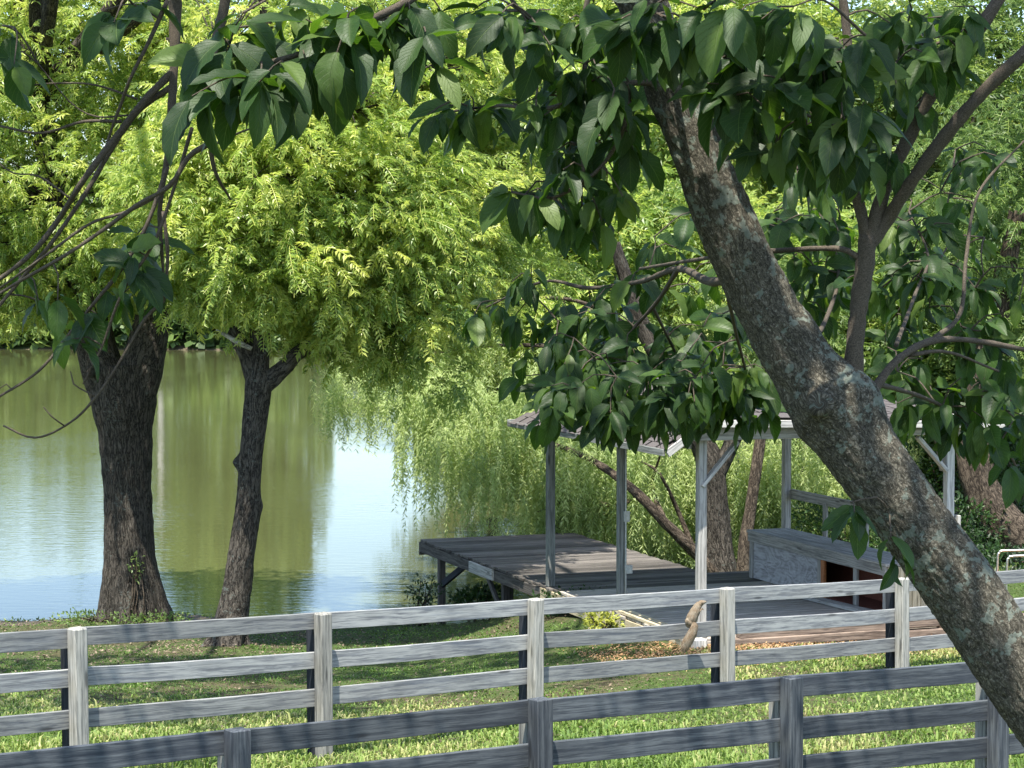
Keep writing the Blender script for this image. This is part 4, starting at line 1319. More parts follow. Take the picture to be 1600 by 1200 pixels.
fm = [far_tree_meshes(k) for k in range(3)]
RNG = np.random.default_rng(5)
far = []
for x, h in [(-64, 11), (-56, 9), (-49, 7.5), (-44, 7), (-40, 8), (-36.5, 7), (-33.5, 8.5), (-30.5, 7.5), (-22.6, 19), (-20.9, 21), (-19.2, 21.5), (-17.8, 20), (-11.6, 4.5), (-9.2, 4.2), (-6.6, 5), (-2.5, 9), (0.5, 14), (4, 18), (9, 20), (15, 20), (22, 19)]:
    far.append((x, 162 + RNG.uniform(0, 4), h))
adj = ['left', 'low', 'round', 'bushy', 'small', 'leafy', 'rounded', 'mid-sized', 'tall', 'tall', 'tall', 'tall', 'short', 'short', 'short', 'medium', 'large', 'large', 'large', 'large', 'large']
for i, (x, y, h) in enumerate(far):
    r_ = bpy.data.objects.new('far_tree', None)
    col.objects.link(r_)
    z = gz(x, y)
    r_.location = (x, y, z)
    ordn = ['first', 'second', 'third', 'fourth', 'fifth', 'sixth', 'seventh', 'eighth', 'ninth', 'tenth', 'eleventh', 'twelfth', 'thirteenth', 'fourteenth', 'fifteenth', 'sixteenth', 'seventeenth', 'eighteenth', 'nineteenth', 'twentieth', 'last'][i]
    tag(r_, ('tall ' if h > 12 else 'low ') + 'green tree on the far shore of the pond, ' + ordn + ' counted from the left', 'tree', 'trees on the far shore')
    cr, tr = fm[i % 3]
    wd = h * (0.56 if 18 < h and x < -10 else 0.95 if h > 12 else 1.35)
    for nm, me in (('crown', cr), ('trunk', tr)):
        o = bpy.data.objects.new(nm, me)
        o.parent = r_
        o.scale = (wd, wd, h * (1.0 if h > 12 else 1.05))
        o.rotation_euler = (0, 0, i * 1.7)
        if h < 12: o.location = (0, 0, -.12 * h)
        col.objects.link(o)
# low growth overhanging the far bank: countless, one mass
n = 60000
X = RNG.uniform(-75, 26, n); YS = np.interp(X, [-80, -40, -20, 0, 15, 24], [158, 161, 158.5, 160, 158, 150]); dY = RNG.uniform(-.3, 6.5, n); Y = YS + dY
hp = np.interp(X, [-75, -33, -30.5, -26.5, -25.3, -13.8, -13.0, -7.5, -6, 26], [12, 12, 14, 14.5, 15, 15, 4.6, 4.6, 12, 13])
hm = hp * (1 + .13 * np.sin(X * .9) * np.sin(X * .37 + 1) + .1 * np.sin(X * 2.3))
Z = RNG.random(n) ** .8 * hm * np.clip(.22 + dY / 6, .2, 1) + .15
C = np.stack([X, Y, Z], -1)
v0 = np.array([(-.5, -.5, 0), (.5, -.5, 0), (.5, .5, .1), (-.5, .5, .1)]) * .46
v, f = scatter(v0, [np.array([[0, 1, 2, 3]])], frames(RNG.normal(size=(n, 3)), RNG.normal(0, .6, (n, 3)) + np.array((0, -.5, .8))) * RNG.uniform(.5, 1.3, n)[:, None, None], C)
pt = np.array([mnoise.noise(Vector((x_ * .5, y_ * .5, z_ * .45))) for x_, y_, z_ in C])
o = add_mesh('far_bank_undergrowth', v, f[0], np.repeat(np.clip(.45 + pt * .8 + RNG.normal(0, .15, n), 0, 1), 4), M['bgleaf'], None)
tag(o, 'pale green undergrowth along the foot of the far bank', 'undergrowth', kind='stuff')
# bleached snag added to give the pale mirrored streak in the water
sx = (250 - 800) / F * 159.8
sn = empty('added_snag', (sx, 159.6, gz(sx, 159.6)), 'bleached bare tree stem added on the far shore to mirror as a pale streak in the pond', 'tree')
Build().tube([(sx, 159.6, 0), (sx + .1, 159.6, 4), (sx, 159.6, 8), (sx + .2, 159.6, 12.5)], [.30, .26, .2, .08], .5, 12).obj('trunk', M['bark_pale'], sn)


# ------------------------------------------------------------------ lawn and litter
def grass(name, n, xr, yr, hmin, hmax, dens, mat, label, tint0=.5, wd=.006):
    X = RNG.uniform(*xr, n); Y = RNG.uniform(*yr, n)
    keep = dens(X, Y) > RNG.random(n)
    X, Y = X[keep], Y[keep]
    # keep to what can be seen from round about the photograph's viewpoint
    keep = np.abs(X) < Y * .235 + 1.2
    X, Y = X[keep], Y[keep]
    D = pond_dist(X, Y)
    keep = D > .12
    X, Y = X[keep], Y[keep]
    n = len(X)
    Z = height(X, Y)
    cl = np.array([mnoise.noise(Vector((x * 1.6, y * 1.6, 0))) for x, y in zip(X, Y)])
    cl2 = np.array([mnoise.noise(Vector((x * .6, y * .6, 5))) for x, y in zip(X, Y)])
    H = RNG.uniform(hmin, hmax, n) * (1 + cl * .8) * (1 - .5 * sm(Y, 15, 21))
    a = RNG.uniform(0, 2 * np.pi, n)
    lean = RNG.uniform(.15, 1.0, n)
    dirx, diry = np.cos(a), np.sin(a)
    px_, py_ = -diry, dirx
    w_ = wd * RNG.uniform(.6, 1.5, n) * (Y / 16)
    b = np.stack([X, Y, Z - .01], -1)
    side = np.stack([px_, py_, np.zeros(n)], -1) * w_[:, None]
    m = b + np.stack([dirx * lean * H * .35, diry * lean * H * .35, H * .62], -1)
    tip = b + np.stack([dirx * lean * H * .95, diry * lean * H * .95, H * (1.05 - .45 * lean)], -1)
    V_ = np.stack([b - side, b + side, m + side * .8, m - side * .8, tip], 1).reshape(-1, 3)
    i0 = np.arange(n)[:, None] * 5
    q = i0 + np.array([[0, 1, 2, 3]]); t_ = i0 + np.array([[3, 2, 4]])
    tt = np.clip(tint0 + cl * .15 + cl2 * .28 + RNG.normal(0, .10, n), 0, 1)
    me = np_mesh(name, V_, [q, t_], mat, tint=np.repeat(tt, 5))
    o = link_obj(name, me)
    tag(o, label, 'grass', kind='stuff')
    return o


def patch(X, Y, fx, seed):
    return np.array([mnoise.noise(Vector((x * fx, y * fx, seed))) for x, y in zip(X, Y)])


def dens_lush(X, Y):
    p = patch(X, Y, .8, 3)
    k = np.maximum(sm(Y + X * .35, 22.5, 19.5), .55 * (X > 2) * sm(Y - .35 * X, 24.3, 22.5))              # lush towards the viewer and the right
    return np.clip(k * (.85 + p * 1.0), 0, 1)


def dens_thin(X, Y):
    p = patch(X, Y, 1.1, 8)
    k = 1 - .75 * sm(Y, 27, 33) * (X < 0)
    dirt = np.exp(-(((X + 6.0) / 2.2) ** 2 + ((Y - 29.5) / 3.0) ** 2)) * .8
    dock_ = (X > 1.0) & (Y > 22.4)
    inpl = ((X - 1.97) * .334 + (Y - 24.5) * -.942 < .1) & ((X - 1.97) * .942 + (Y - 24.5) * .334 > -.2) & ((X - 1.97) * .942 + (Y - 24.5) * .334 < 3.8)
    return np.clip((.80 + .3 * (Y < 25) + p * 1.1 - dirt) * k * (~inpl) * np.where(dock_, .8, 1), 0, 1)


grass('grass', 230000, (-5.5, 8.5), (10.5, 25.0), .04, .125, dens_lush, M['grass'], 'bright green lawn grass between and below the two fences', .80, .0065)
grass('grass', 230000, (-9, 11), (18, 34.2), .03, .075, dens_thin, M['grass'], 'thinner shaded grass on the slope down to the pond', .42, .005)


grass('tall_grass', 16000, (-5.5, 8.5), (10.5, 22.5), .12, .26, lambda X, Y: np.clip(patch(X, Y, 1.3, 21) * 2.2 + .25, 0, 1) * sm(Y + X * .2, 23, 18), M['grass'], 'longer arching grass tufts standing out of the lawn', .75, .0075)


def litter(name, n, area, mat, label, size, tint0):
    X, Y = area(n)
    D = pond_dist(X, Y)
    X, Y = X[D > .15], Y[D > .15]
    n = len(X)
    Z = height(X, Y) + RNG.uniform(.004, .03, n)
    v0 = np.array([(-.5, 0, 0), (0, -.28, .05), (.5, 0, 0), (0, .28, .08)]) * size
    v, f = scatter(v0, [np.array([[0, 1, 2, 3]])], frames(RNG.normal(size=(n, 3)) * (1, 1, .2), np.array((0, 0, 1.0)) + RNG.normal(0, .35, (n, 3))) * RNG.uniform(.4, 1.3, n)[:, None, None], np.stack([X, Y, Z], -1))
    o = add_mesh(name, v, f[0], np.repeat(np.clip(tint0 + RNG.normal(0, .25, n), 0, 1), 4), mat, None)
    tag(o, label, 'leaf litter', kind='stuff')


def area1(n):
    s_ = RNG.normal(-.45, .38, n); w_ = RNG.uniform(-1.2, 5.5, n)
    s_ = np.where(w_ < 0, s_ * 1.3 + .3, s_)
    s_ = np.where(w_ > .1, np.minimum(s_, -.1), s_)
    return DO.x - DA.x * s_ + DB.x * w_, DO.y - DA.y * s_ + DB.y * w_


def area2(n):
    k = n // 2
    X = np.concatenate([RNG.normal(-5.8, 1.9, k), RNG.uniform(-9, 1.5, n - k)])
    Y = np.concatenate([RNG.normal(29.6, 1.9, k), RNG.uniform(19, 33.5, n - k)])
    return X, Y


litter('leaf_litter', 15000, area1, M['litter'], 'orange-brown dry leaves and straw along the front of the platform', .034, .6)
litter('leaf_litter', 13000, area2, M['straw'], 'brown leaf litter and bare soil under the two pond-side trees', .042, .45)
# fallen twigs
for i, (pl, lb) in enumerate([([(150, 1082), (170, 1076), (190, 1068), (205, 1070)], 'pale fallen twig on the grass left of the second far-fence post'), ([(135, 1090), (155, 1092), (178, 1084)], 'darker fallen twig crossing beside the pale twig')]):
    pts = []
    for (a, b) in pl:
        q = at(a, b, 24.0)
        pts.append(Vector((q.x, 24.0 + i * .3, gz(q.x, 24.0) + .04)))
    tag(Build().tube(pts, [.012, .011, .009, .005][:len(pl)], .05, 7).obj('fallen_twig', M['bark_branch']), lb, 'twig')


# ------------------------------------------------------------------ the near leaning tree
dT = 5.5
tbase = Vector((2.55, 5.75, gz(2.55, 5.75)))
lt = empty('leaning_tree', tuple(tbase), 'near tree with a lichen-spotted leaning trunk and large dark drooping leaves', 'tree')
tp = [tbase + Vector((.05, 0, -.15)), tbase + Vector((-.08, 0, .5)), at(1950, 1560, 5.6), at(1700, 1215, 5.52), at(1605, 1080, dT), at(1545, 985, dT), at(1482, 890, dT), at(1408, 790, dT), at(1345, 705, dT), at(1290, 625, dT), at(1242, 555, dT),
      at(1198, 480, dT), at(1155, 395, dT), at(1115, 300, dT), at(1080, 210, dT), at(1037, 110, dT), at(1010, 20, dT), at(930, -120, 5.4), at(830, -300, 5.3), at(700, -520, 5.2), at(560, -760, 5.1), at(450, -1050, 5.2), at(400, -1500, 5.4)]
trr = [.16 / .9, .125, .105, .098, .096, .097, .096, .095, .098, .101, .090, .082, .078, .074, .068, .063, .060, .058, .055, .05, .045, .04, .025]
kn = at(1280, 632, dT - .10)
ks = at(1345, 620, dT)
trr = [r_ * .9 for r_ in trr]
Build().tube(tp, trr, .0055, 170, disp=bark_disp(70, .0046, 2.6, .08, extra=knobs([(kn.x, kn.y, kn.z, .045, .026), (ks.x, ks.y, ks.z, .07, .030), (at(1250, 680, dT).x, dT, at(1250, 680, dT).z, .05, .012)]))).obj('trunk', M['bark_lean'], lt)
# scar disc
kc = at(1282, 631, dT - .132)
Build().tube([kc + Vector((0, .03, 0)), kc + Vector((0, -.001, 0)), kc + Vector((0, -.004, .001))], [.034, .030, .017], .006, 24, disp=lambda P_, L, a, r_: .08 * r_ * np.sin(a * 3)[None]).obj('branch_scar', M['bark_lean'], lt)
SK = [at(1390, 800, 5.5), at(1325, 715, 5.5), at(1355, 760, 5.5)]     # skeleton samples of the near tree: twigs hang on these


def branch(pts, r0, r1, seg=14, rough=.0012):
    P3 = [at(*p) for p in pts]
    rad = list(np.linspace(r0, r1, len(P3)))
    o = Build().tube(P3, rad, .012 if r0 > .008 else .02, seg, disp=lambda P_, L, a, r_: r_ * (.10 * np.sin(L[:, None] * 95 + 2 * np.sin(L[:, None] * 31)) * np.sin(a * 2 + L[:, None] * 40) + .07 * np.sin(L[:, None] * 23))).obj('branch', M['bark_branch'], lt)
    c, _ = catmull(P3, rad, .04)
    SK.extend(c)
    return o


branch([(1340, 625, 5.5), (1334, 570, 5.5), (1342, 480, 5.5), (1352, 410, 5.5), (1356, 368, 5.5)], .024, .0215)
branch([(1356, 385, 5.5), (1345, 330, 5.5), (1332, 285, 5.5), (1322, 200, 5.55), (1325, 80, 5.6), (1310, -60, 5.6)], .015, .010)
branch([(1356, 380, 5.5), (1385, 290, 5.5), (1420, 215, 5.48), (1465, 130, 5.45), (1520, 60, 5.4), (1560, 0, 5.4), (1620, -90, 5.4)], .018, .014)
branch([(1356, 385, 5.5), (1385, 345, 5.5), (1420, 290, 5.45), (1475, 215, 5.4), (1535, 145, 5.35), (1605, 80, 5.3), (1700, 0, 5.3)], .0175, .015)
branch([(1350, 640, 5.5), (1372, 600, 5.55), (1405, 560, 5.6), (1455, 533, 5.7), (1520, 532, 5.8), (1610, 548, 5.9)], .013, .006)
branch([(1455, 533, 5.7), (1500, 490, 5.8), (1510, 400, 5.9), (1530, 300, 6.0), (1600, 220, 6.1)], .007, .003, 8)
branch([(1420, 555, 5.65), (1480, 550, 5.7), (1560, 580, 5.8)], .006, .003, 8)
branch([(1350, 410, 5.5), (1325, 392, 5.5), (1290, 388, 5.55), (1210, 392, 5.7), (1130, 400, 6.2), (1060, 410, 7.0), (1000, 420, 7.6)], .008, .005, 10)
branch([(1160, 430, 5.5), (1110, 440, 6.2), (1060, 420, 7), (1000, 440, 7.8), (920, 450, 8.2), (850, 440, 8.3), (760, 480, 8.4)], .014, .004, 8)
branch([(1060, 420, 7), (1020, 480, 7.6), (960, 540, 8.0), (900, 590, 8.1), (850, 650, 8.2)], .008, .003, 8)
branch([(1130, 430, 6.0), (1150, 520, 7.2), (1165, 590, 7.8), (1150, 640, 8.0)], .007, .003, 8)
branch([(1020, 480, 7.6), (1060, 560, 8.0), (1090, 620, 8.1)], .006, .003, 8)
branch([(1210, 560, 5.6), (1150, 420, 6.4), (1090, 330, 7.0)], .008, .003, 8)
branch([(1250, 560, 5.6), (1290, 500, 6.3), (1310, 420, 6.8), (1280, 330, 7.0), (1250, 260, 7)], .008, .003, 8)
branch([(1372, 600, 5.55), (1440, 620, 6.2), (1500, 650, 6.6), (1570, 700, 6.8), (1600, 760, 6.9)], .007, .003, 8)
branch([(1400, 540, 5.7), (1430, 460, 6.3), (1450, 400, 6.6), (1420, 330, 6.8)], .006, .003, 8)
branch([(1060, 130, 5.5), (985, 130, 5.45), (920, 150, 5.5), (850, 170, 5.6), (780, 165, 5.8), (700, 175, 6)], .009, .003, 8)
branch([(960, -60, 5.45), (918, 0, 5.4), (914, 100, 5.4), (910, 200, 5.4), (912, 290, 5.4)], .008, .004, 8)
branch([(985, 130, 5.45), (975, 200, 5.4), (940, 260, 5.4), (900, 290, 5.4), (860, 310, 5.4), (800, 300, 5.5)], .006, .003, 8)
branch([(1020, 40, 5.5), (1100, 60, 5.2), (1180, 70, 5.1), (1260, 90, 5.1), (1340, 110, 5.2)], .009, .003, 8)
branch([(1100, 60, 5.2), (1120, 120, 5.1), (1180, 160, 5.1), (1260, 180, 5.1), (1320, 200, 5.2)], .006, .003, 8)
branch([(1325, 80, 5.6), (1400, 60, 5.5), (1460, 70, 5.5), (1500, 40, 5.5)], .006, .003, 8)
branch([(830, -300, 5.3), (760, -150, 5.2), (700, -50, 5.1), (640, 0, 5.0), (560, 40, 5.0), (480, 80, 5.0), (400, 100, 5.0), (330, 95, 5.1)], .014, .004, 8)
branch([(760, -150, 5.2), (790, -60, 5.3), (800, 0, 5.3), (850, 50, 5.4)], .009, .003, 8)
branch([(560, 40, 5.0), (600, 30, 5.0), (660, 60, 5.0), (690, 100, 5.0)], .005, .003, 8)
branch([(560, -760, 5.1), (400, -500, 5.3), (310, -250, 5.6), (278, -80, 5.8), (274, 0, 5.9), (273, 70, 5.9), (270, 140, 5.9), (262, 240, 5.9), (250, 330, 5.95), (256, 440, 6)], .026, .004, 12)
branch([(400, -500, 5.3), (380, -200, 5.5), (352, 0, 5.6), (338, 60, 5.6), (330, 120, 5.6), (326, 170, 5.65), (334, 260, 5.7), (360, 312, 5.8)], .018, .003, 10)
# bare twigs sweeping down to the left
branch([(272, 110, 5.9), (225, 158, 5.9), (180, 215, 5.9), (128, 285, 5.9), (90, 345, 6), (45, 400, 6), (-20, 450, 6)], .010, .006, 8)
branch([(268, 135, 5.9), (215, 175, 5.95), (170, 240, 6), (135, 300, 6), (80, 380, 6), (30, 440, 6.1), (-20, 500, 6.1)], .008, .005, 8)
branch([(262, 0, 5.8), (235, 60, 5.8), (205, 120, 5.8), (190, 160, 5.85), (170, 215, 5.9), (160, 260, 5.9)], .006, .003, 8)
branch([(326, 225, 5.65), (295, 245, 5.7), (265, 290, 5.7), (215, 320, 5.75), (160, 360, 5.8), (100, 400, 5.8), (30, 440, 5.9), (-20, 470, 5.9)], .0075, .004, 8)
branch([(262, 260, 5.9), (230, 350, 5.9), (190, 420, 5.9), (150, 470, 5.9), (110, 520, 6), (60, 580, 6), (-10, 625, 6)], .006, .0035, 8)
branch([(256, 300, 5.95), (200, 330, 5.9), (140, 350, 5.9), (70, 400, 5.9), (0, 450, 6)], .005, .003, 8)
branch([(300, 200, 5.7), (270, 300, 5.8), (240, 380, 5.8), (190, 460, 5.85), (160, 540, 5.9), (130, 600, 5.9)], .005, .003, 8)
branch([(256, 470, 5.9), (225, 500, 5.9), (190, 560, 5.9), (150, 620, 5.9), (110, 660, 5.95), (55, 684, 6), (5, 665, 6)], .0045, .0025, 8)
branch([(255, 330, 5.9), (262, 400, 5.9), (256, 470, 5.9)], .005, .0045, 8)
branch([(190, 190, 5.9), (130, 190, 5.9), (65, 208, 5.9), (0, 197, 5.9)], .0045, .003, 8)
branch([(215, 155, 5.9), (150, 133, 5.9), (90, 130, 5.9), (25, 135, 5.9)], .0035, .002, 6)
branch([(200, 180, 5.9), (150, 182, 5.9), (110, 160, 5.9), (60, 100, 5.9)], .003, .0018, 6)
branch([(110, 310, 5.9), (60, 275, 5.9), (20, 270, 5.9), (-20, 240, 5.9)], .003, .002, 6)
branch([(150, 620, 5.9), (115, 600, 5.9), (110, 580, 5.9)], .0022, .0015, 6)
branch([(100, 665, 5.95), (80, 650, 5.9), (68, 636, 5.9)], .0022, .0015, 6)
branch([(20, 610, 6), (10, 600, 6), (-5, 610, 6)], .002, .0015, 6)
branch([(330, 228, 5.65), (380, 205, 5.5), (430, 190, 5.4)], .004, .002, 6)

CL = []     # (px, py, depth, leaf length, count)


def cl(lst, d, size, n):
    for (x, y) in lst: CL.append((x, y, d + random.uniform(-.15, .15), size, n))


cl([(330, 100), (345, 125), (372, 118), (405, 128), (450, 125), (478, 92), (420, 62), (380, 20), (518, 108), (545, 60), (478, 30), (575, 15), (598, 70), (640, 15), (350, 60), (440, 95), (500, 60), (385, 145), (545, 20), (610, 30), (470, 5), (300, 150)], 5.0, .148, 5)
cl([(665, 50), (690, 18), (680, 100), (650, 70)], 5.0, .135, 3)
cl([(735, 150), (668, 180), (702, 165), (775, 165), (760, 185)], 5.9, .125, 5)
cl([(740, 15), (785, 20), (820, 55), (760, 40), (860, 15)], 5.3, .12, 4)
cl([(830, 105), (880, 110), (930, 100), (960, 140), (860, 70), (900, 160), (860, 150), (930, 50), (890, 30), (950, 180), (820, 160)], 5.3, .125, 5)
cl([(1000, 28), (1042, 30), (960, 35), (1012, -5), (1070, 40), (1100, 15), (1150, 5), (1190, 30), (1240, 10)], 4.75, .145, 5)
cl([(1080, 95), (1112, 65), (1135, 40), (1180, 85), (1105, 130), (1142, 150), (1192, 165), (1222, 125), (1250, 70), (1265, 125), (1292, 150), (1310, 60), (1332, 120), (1352, 55), (1300, 195), (1330, 215), (1240, 190), (1182, 205), (1210, 240), (1270, 230), (1160, 110), (1220, 90), (1290, 100), (1350, 160), (1315, 160), (1260, 30), (1200, 50)], 4.95, .140, 5)
cl([(1382, 20), (1420, 55), (1402, 95), (1450, 28), (1452, 85), (1482, 95), (1432, 160), (1382, 170), (1502, 50), (1350, 180), (1400, 130), (1460, 60), (1370, 80), (1420, 0), (1490, 10)], 5.4, .115, 5)
cl([(970, 175), (990, 235), (930, 225), (890, 235), (850, 180), (870, 285), (900, 295), (948, 290), (828, 300), (800, 295), (910, 335), (940, 345), (880, 265), (975, 310), (870, 235), (920, 190), (960, 220), (905, 370), (885, 330), (930, 315), (850, 320), (990, 190)], 5.45, .118, 4)
cl([(740, 495), (768, 470), (800, 440), (830, 415), (850, 510), (812, 560), (860, 580), (900, 510), (930, 470), (960, 430), (1000, 420), (1040, 450), (950, 540), (900, 590), (862, 640), (840, 665), (900, 630), (930, 590), (962, 610), (1000, 550), (1050, 510), (1082, 550), (1110, 590), (1042, 610), (1082, 630), (1112, 650), (1140, 630), (1180, 600), (1200, 640), (1152, 550), (1190, 490), (1010, 630), (1212, 590), (1092, 460), (1130, 410), (1062, 390), (1022, 370), (1092, 330), (1130, 490), (1172, 650), (975, 480), (1010, 500), (880, 470), (870, 540), (930, 530), (1030, 560), (1100, 510), (800, 500), (1070, 590), (1150, 590), (820, 430), (1060, 640)], 8.0, .132, 4)
cl([(1242, 290), (1262, 330), (1292, 290), (1232, 390), (1272, 410), (1312, 440), (1290, 490), (1260, 470), (1300, 340), (1210, 330), (1320, 390), (1240, 440)], 6.9, .115, 4)
cl([(1392, 430), (1422, 410), (1452, 390), (1482, 430), (1452, 480), (1402, 490), (1382, 340), (1422, 310), (1452, 340), (1540, 230), (1562, 245), (1522, 310), (1490, 350), (1430, 440), (1390, 380)], 6.7, .105, 4)
cl([(1402, 630), (1422, 650), (1452, 630), (1482, 610), (1502, 590), (1532, 630), (1562, 610), (1592, 590), (1552, 690), (1582, 730), (1482, 680), (1522, 550), (1562, 490), (1592, 470), (1402, 580), (1442, 560), (1502, 510), (1545, 660), (1600, 650), (1515, 670), (1580, 560), (1470, 640), (1540, 590), (1600, 420)], 6.5, .118, 4)
cl([(178, 35), (165, 15), (10, 85), (22, 100), (5, 40), (220, 8)], 5.7, .125, 3)
cl([(200, 395), (222, 410), (180, 405), (232, 380), (90, 470), (168, 450), (240, 440), (112, 530), (150, 490), (190, 460), (205, 430), (215, 365)], 5.9, .118, 3)
cl([(60, 470), (100, 515), (36, 425)], 6.1, .10, 2)
CL.append((1392, 840, 5.35, .11, 2)); CL.append((1405, 875, 5.35, .12, 2)); CL.append((1330, 785, 5.35, .12, 2))
CL.append((1335, 800, 5.3, .11, 2))


def fill(poly_pts, n, d0, d1, size, cnt):
    """extra sprays in an area of the hanging foliage"""
    k = 0
    xs_ = [p[0] for p in poly_pts]; ys_ = [p[1] for p in poly_pts]
    while k < n:
        x, y = random.uniform(min(xs_), max(xs_)), random.uniform(min(ys_), max(ys_))
        ins = False
        for i in range(len(poly_pts)):
            (x1, y1), (x2, y2) = poly_pts[i], poly_pts[(i + 1) % len(poly_pts)]
            if (y1 > y) != (y2 > y) and x < (x2 - x1) * (y - y1) / (y2 - y1) + x1: ins = not ins
        if not ins: continue
        k += 1
        CL.append((x, y, random.uniform(d0, d1), size * random.uniform(.8, 1.1), cnt))


fill([(800, 0), (1500, -20), (1480, 150), (1330, 290), (1180, 230), (1000, 120), (860, 130)], 38, 5.3, 6.2, .12, 4)
fill([(820, 120), (1000, 120), (1010, 300), (930, 380), (800, 290)], 14, 5.8, 6.5, .115, 4)
fill([(850, 600), (1090, 610), (1090, 665), (1000, 670), (870, 650)], 26, 7.2, 8.0, .115, 4)
fill([(840, 550), (1140, 550), (1140, 640), (1060, 645), (960, 630), (850, 620)], 44, 7.2, 8.2, .125, 5)
fill([(780, 560), (860, 480), (1180, 520), (1230, 660), (1100, 660), (960, 650), (840, 640)], 46, 7.4, 8.4, .128, 5)
fill([(1370, 420), (1460, 380), (1610, 480), (1610, 720), (1520, 690), (1390, 640)], 34, 6.4, 7.4, .112, 4)
fill([(1180, 260), (1340, 260), (1340, 480), (1240, 460)], 18, 6.6, 7.6, .112, 4)
fill([(1360, 250), (1540, 180), (1560, 420), (1400, 420)], 14, 6.6, 7.6, .105, 4)


def big_leaf(nl, nw, seed):
    r = random.Random(seed)
    L, W_ = 1.0, r.uniform(.36, .58)
    fold = r.uniform(.08, .62); bend = r.uniform(.05, .60); tw_ = r.uniform(-.5, .5); wob = r.uniform(.008, .03); skew = r.uniform(-.05, .05)
    vs, uv = [], []
    for i in range(nl + 1):
        t = i / nl
        if t < .86:
            wdt = math.sin(math.pi * (t / 1.04 + .005) ** .82) ** .75
        else:
            w86 = math.sin(math.pi * (.86 / 1.04 + .005) ** .82) ** .75
            wdt = w86 * (1 - (t - .86) / .14) ** 1.3
        for j in range(nw + 1):
            u = j / nw * 2 - 1
            x = u * W_ / 2 * max(wdt, .008) * (1 + .05 * math.sin(t * 17 + seed * 2 + u)) + skew * math.sin(t * 3.1)
            z = -bend * t * t + abs(u * W_ / 2 * wdt) * fold + wob * math.sin(t * 19 + seed + u * 1.5) * abs(u) + tw_ * u * W_ / 2 * wdt * t
            vs.append((x, t * L * (1 - bend * .2 * t), z))
            uv.append((j / nw, t))
    q = []
    for i in range(nl):
        for j in range(nw):
            a = i * (nw + 1) + j
            q.append((a, a + 1, a + nw + 2, a + nw + 1))
    return np.array(vs), np.array(q), np.array(uv)


LV = [big_leaf(9, 4, k) for k in range(14)]
LVm = [np_mesh('leaf', v, q, M['bigleaf'], True, uv=uv, tint=np.zeros(len(v))) for v, q, uv in LV]
leaves = []
tw_b = Build()
SKA = np.array([tuple(p) for p in SK])
CL.sort(key=lambda q_: float((((SKA - np.array(at(q_[0], q_[1], q_[2]))) ** 2).sum(1)).min()))
for (x, y, d, size, n) in CL:
    n += 1
    c = at(x, y, d)
    dd = ((SKA - np.array(c)) ** 2).sum(1) + 1.5 * np.maximum(0, c.z - SKA[:, 2]) ** 2
    p = Vector(SKA[int(np.argmin(dd))])
    L = (c - p).length
    dirn = (c - p).normalized() if L > .01 else Vector((0, 0, -1))
    mid = (p + c) / 2 + Vector((random.uniform(-.12, .12), random.uniform(-.12, .12), .18)) * L
    r0 = .0018 + min(.0022, L * .004)
    tw_b.tube([p, mid, c], [r0 * 1.3, r0, .0016], .03, 6, cap=False)
    if L > .12: SKA = np.vstack([SKA, [tuple(mid)], [tuple(c)]])
    a0 = random.uniform(0, 6.28)
    for k in range(n):
        a = a0 + k * 2.4 + random.uniform(-.3, .3)
        sp = random.uniform(.3, 1.35)
        dv = Vector((math.cos(a) * sp, math.sin(a) * sp * .8, -random.uniform(.55, 1.1))) + dirn * .25
        if random.random() < .18: dv.z *= -.1
        dv.normalize()
        # the upper face looks outward and up, mostly towards the light side
        nn_ = Vector((math.cos(a) * .5, math.sin(a) * .3 - .55, .75)) + Vector((random.gauss(0, .3), random.gauss(0, .3), random.gauss(0, .25)))
        bpt = c - dirn * (.012 * k) + dv * .012
        leaves.append((bpt, dv, nn_, size * random.uniform(.5, 1.08), c, k))
tw_b.obj('twigs', M['bark_branch'], lt)['kind'] = 'stuff'
leaves.sort(key=lambda l: -l[3] / l[0].y)
root_off = parent_loc(lt)
rest = []
for i, (b, dv, nn_, s_, c, k) in enumerate(leaves):
    x = dv.cross(nn_).normalized(); z = x.cross(dv)
    if i < 298:
        m = Matrix((x, dv, z)).transposed().to_4x4() @ Matrix.Diagonal((s_ * random.uniform(.85, 1.12), s_, s_, 1))
        m.translation = b - root_off
        o = bpy.data.objects.new('leaf', LVm[i % 14])
        o.parent = lt
        o.matrix_basis = m
        col.objects.link(o)
    else:
        rest.append((b, x, dv, z, s_))
Tt = np.array([tuple(r[0]) for r in rest])
Mm = np.array([[tuple(r[1]), tuple(r[2]), tuple(r[3])] for r in rest]).transpose(0, 2, 1) * np.array([r[4] for r in rest])[:, None, None]
vs, fs, us, ts, off = [], [], [], [], 0
wch = RNG.integers(0, 14, len(rest))
for k, (tv, tq, tu) in enumerate(LV):
    m = wch == k
    v, f = scatter(tv, [tq], Mm[m], Tt[m])
    vs.append(v - np.array(root_off)); fs.append(f[0] + off); us.append(np.tile(tu, (m.sum(), 1)))
    ts.append(np.repeat(RNG.random(m.sum()), len(tv))); off += len(v)
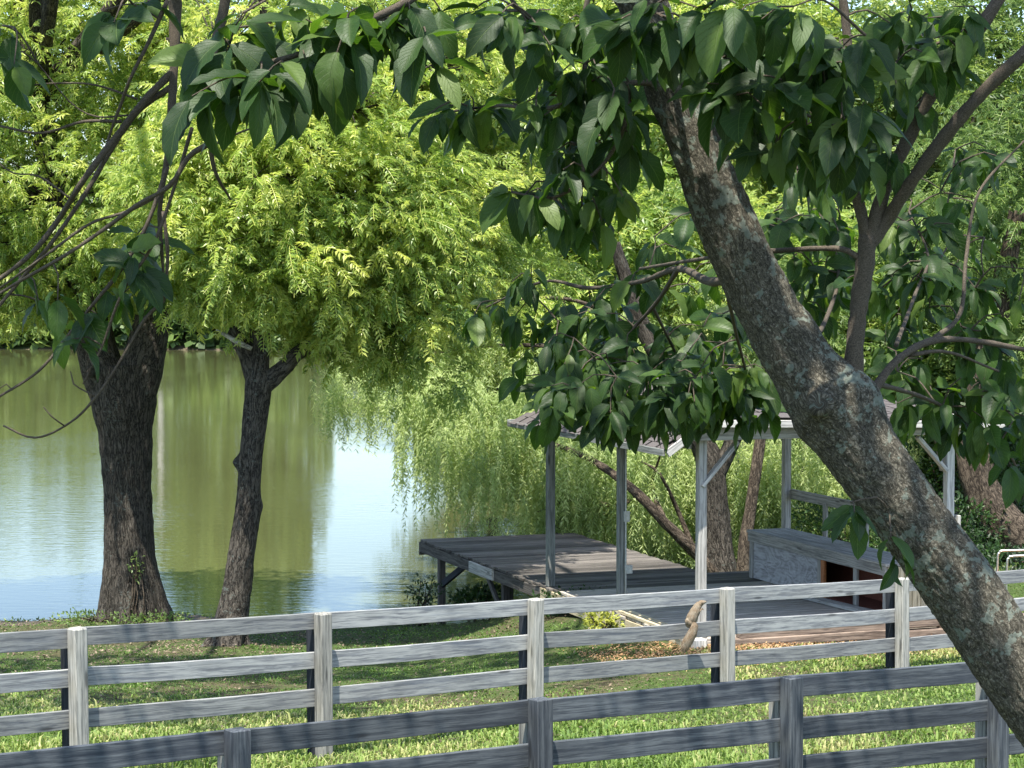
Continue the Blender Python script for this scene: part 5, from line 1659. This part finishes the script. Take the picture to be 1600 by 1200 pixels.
o = bpy.data.objects.new('leaves', np_mesh('leaves', np.vstack(vs), np.vstack(fs), M['bigleaf'], True, uv=np.vstack(us), tint=np.concatenate(ts)))
col.objects.link(o); o.parent = lt; o['kind'] = 'stuff'

# upper crown above the picture: it shades the leaves, the near fence and the lawn in dapples
n = 25000
ce = [(0.6, 5.0, 8.3, 3.6, 3.0, 1.5), (-2.2, 6.5, 8.6, 3.0, 3.0, 1.3), (2.6, 6.5, 8.8, 2.6, 2.6, 1.3), (0.0, 10.6, 9.4, 4.6, 2.0, 1.0), (-3.6, 12.5, 10.0, 3.0, 2.4, 1.0)]
C, Dm, rr = in_ellipsoids(n, ce, .2)
pn = np.array([mnoise.noise(Vector(c) * .95) for c in C])
keep = (pn > -.02) & (C[:, 2] > CZ + .125 * C[:, 1] + .55)
C, Dm = C[keep], Dm[keep]
n = len(C)
v0 = np.array([(0, 0, 0), (-.22, .35, .05), (.22, .35, .05), (-.2, .7, .0), (.2, .7, .0), (0, 1, -.12), (0, .35, 0), (0, .7, -.05)]) * .14
f4 = np.array([[0, 6, 7, 1], [0, 2, 7, 6]])
qf = np.array([[1, 6, 7, 3], [6, 2, 4, 7]]); tf = np.array([[0, 6, 1], [0, 2, 6], [3, 7, 5], [7, 4, 5]])
D = norm(Dm * .6 + RNG.normal(0, .6, (n, 3)) + np.array((0, 0, -.5)))
v, fl = scatter(v0, [qf, tf], frames(D, RNG.normal(0, .5, (n, 3)) + np.array((0, 0, 1.0))) * RNG.uniform(.7, 1.15, n)[:, None, None], C)
o = bpy.data.objects.new('upper_crown', np_mesh('upper_crown', v - np.array(root_off), fl, M['canopy'], tint=np.repeat(RNG.random(n), 8)))
col.objects.link(o); o.parent = lt; o['kind'] = 'stuff'
ub = Build()
for e in ce:
    for i in range(3):
        q = (e[0] + random.uniform(-.6, .6) * e[3], e[1] + random.uniform(-.6, .6) * e[4], e[2] + random.uniform(-.2, .4))
        limb_to(ub, at(560, -760, 5.1) if i else at(450, -1050, 5.2), q, .035, .01, .1, 8, .2)
ub.obj('upper_limbs', M['bark_branch'], lt)
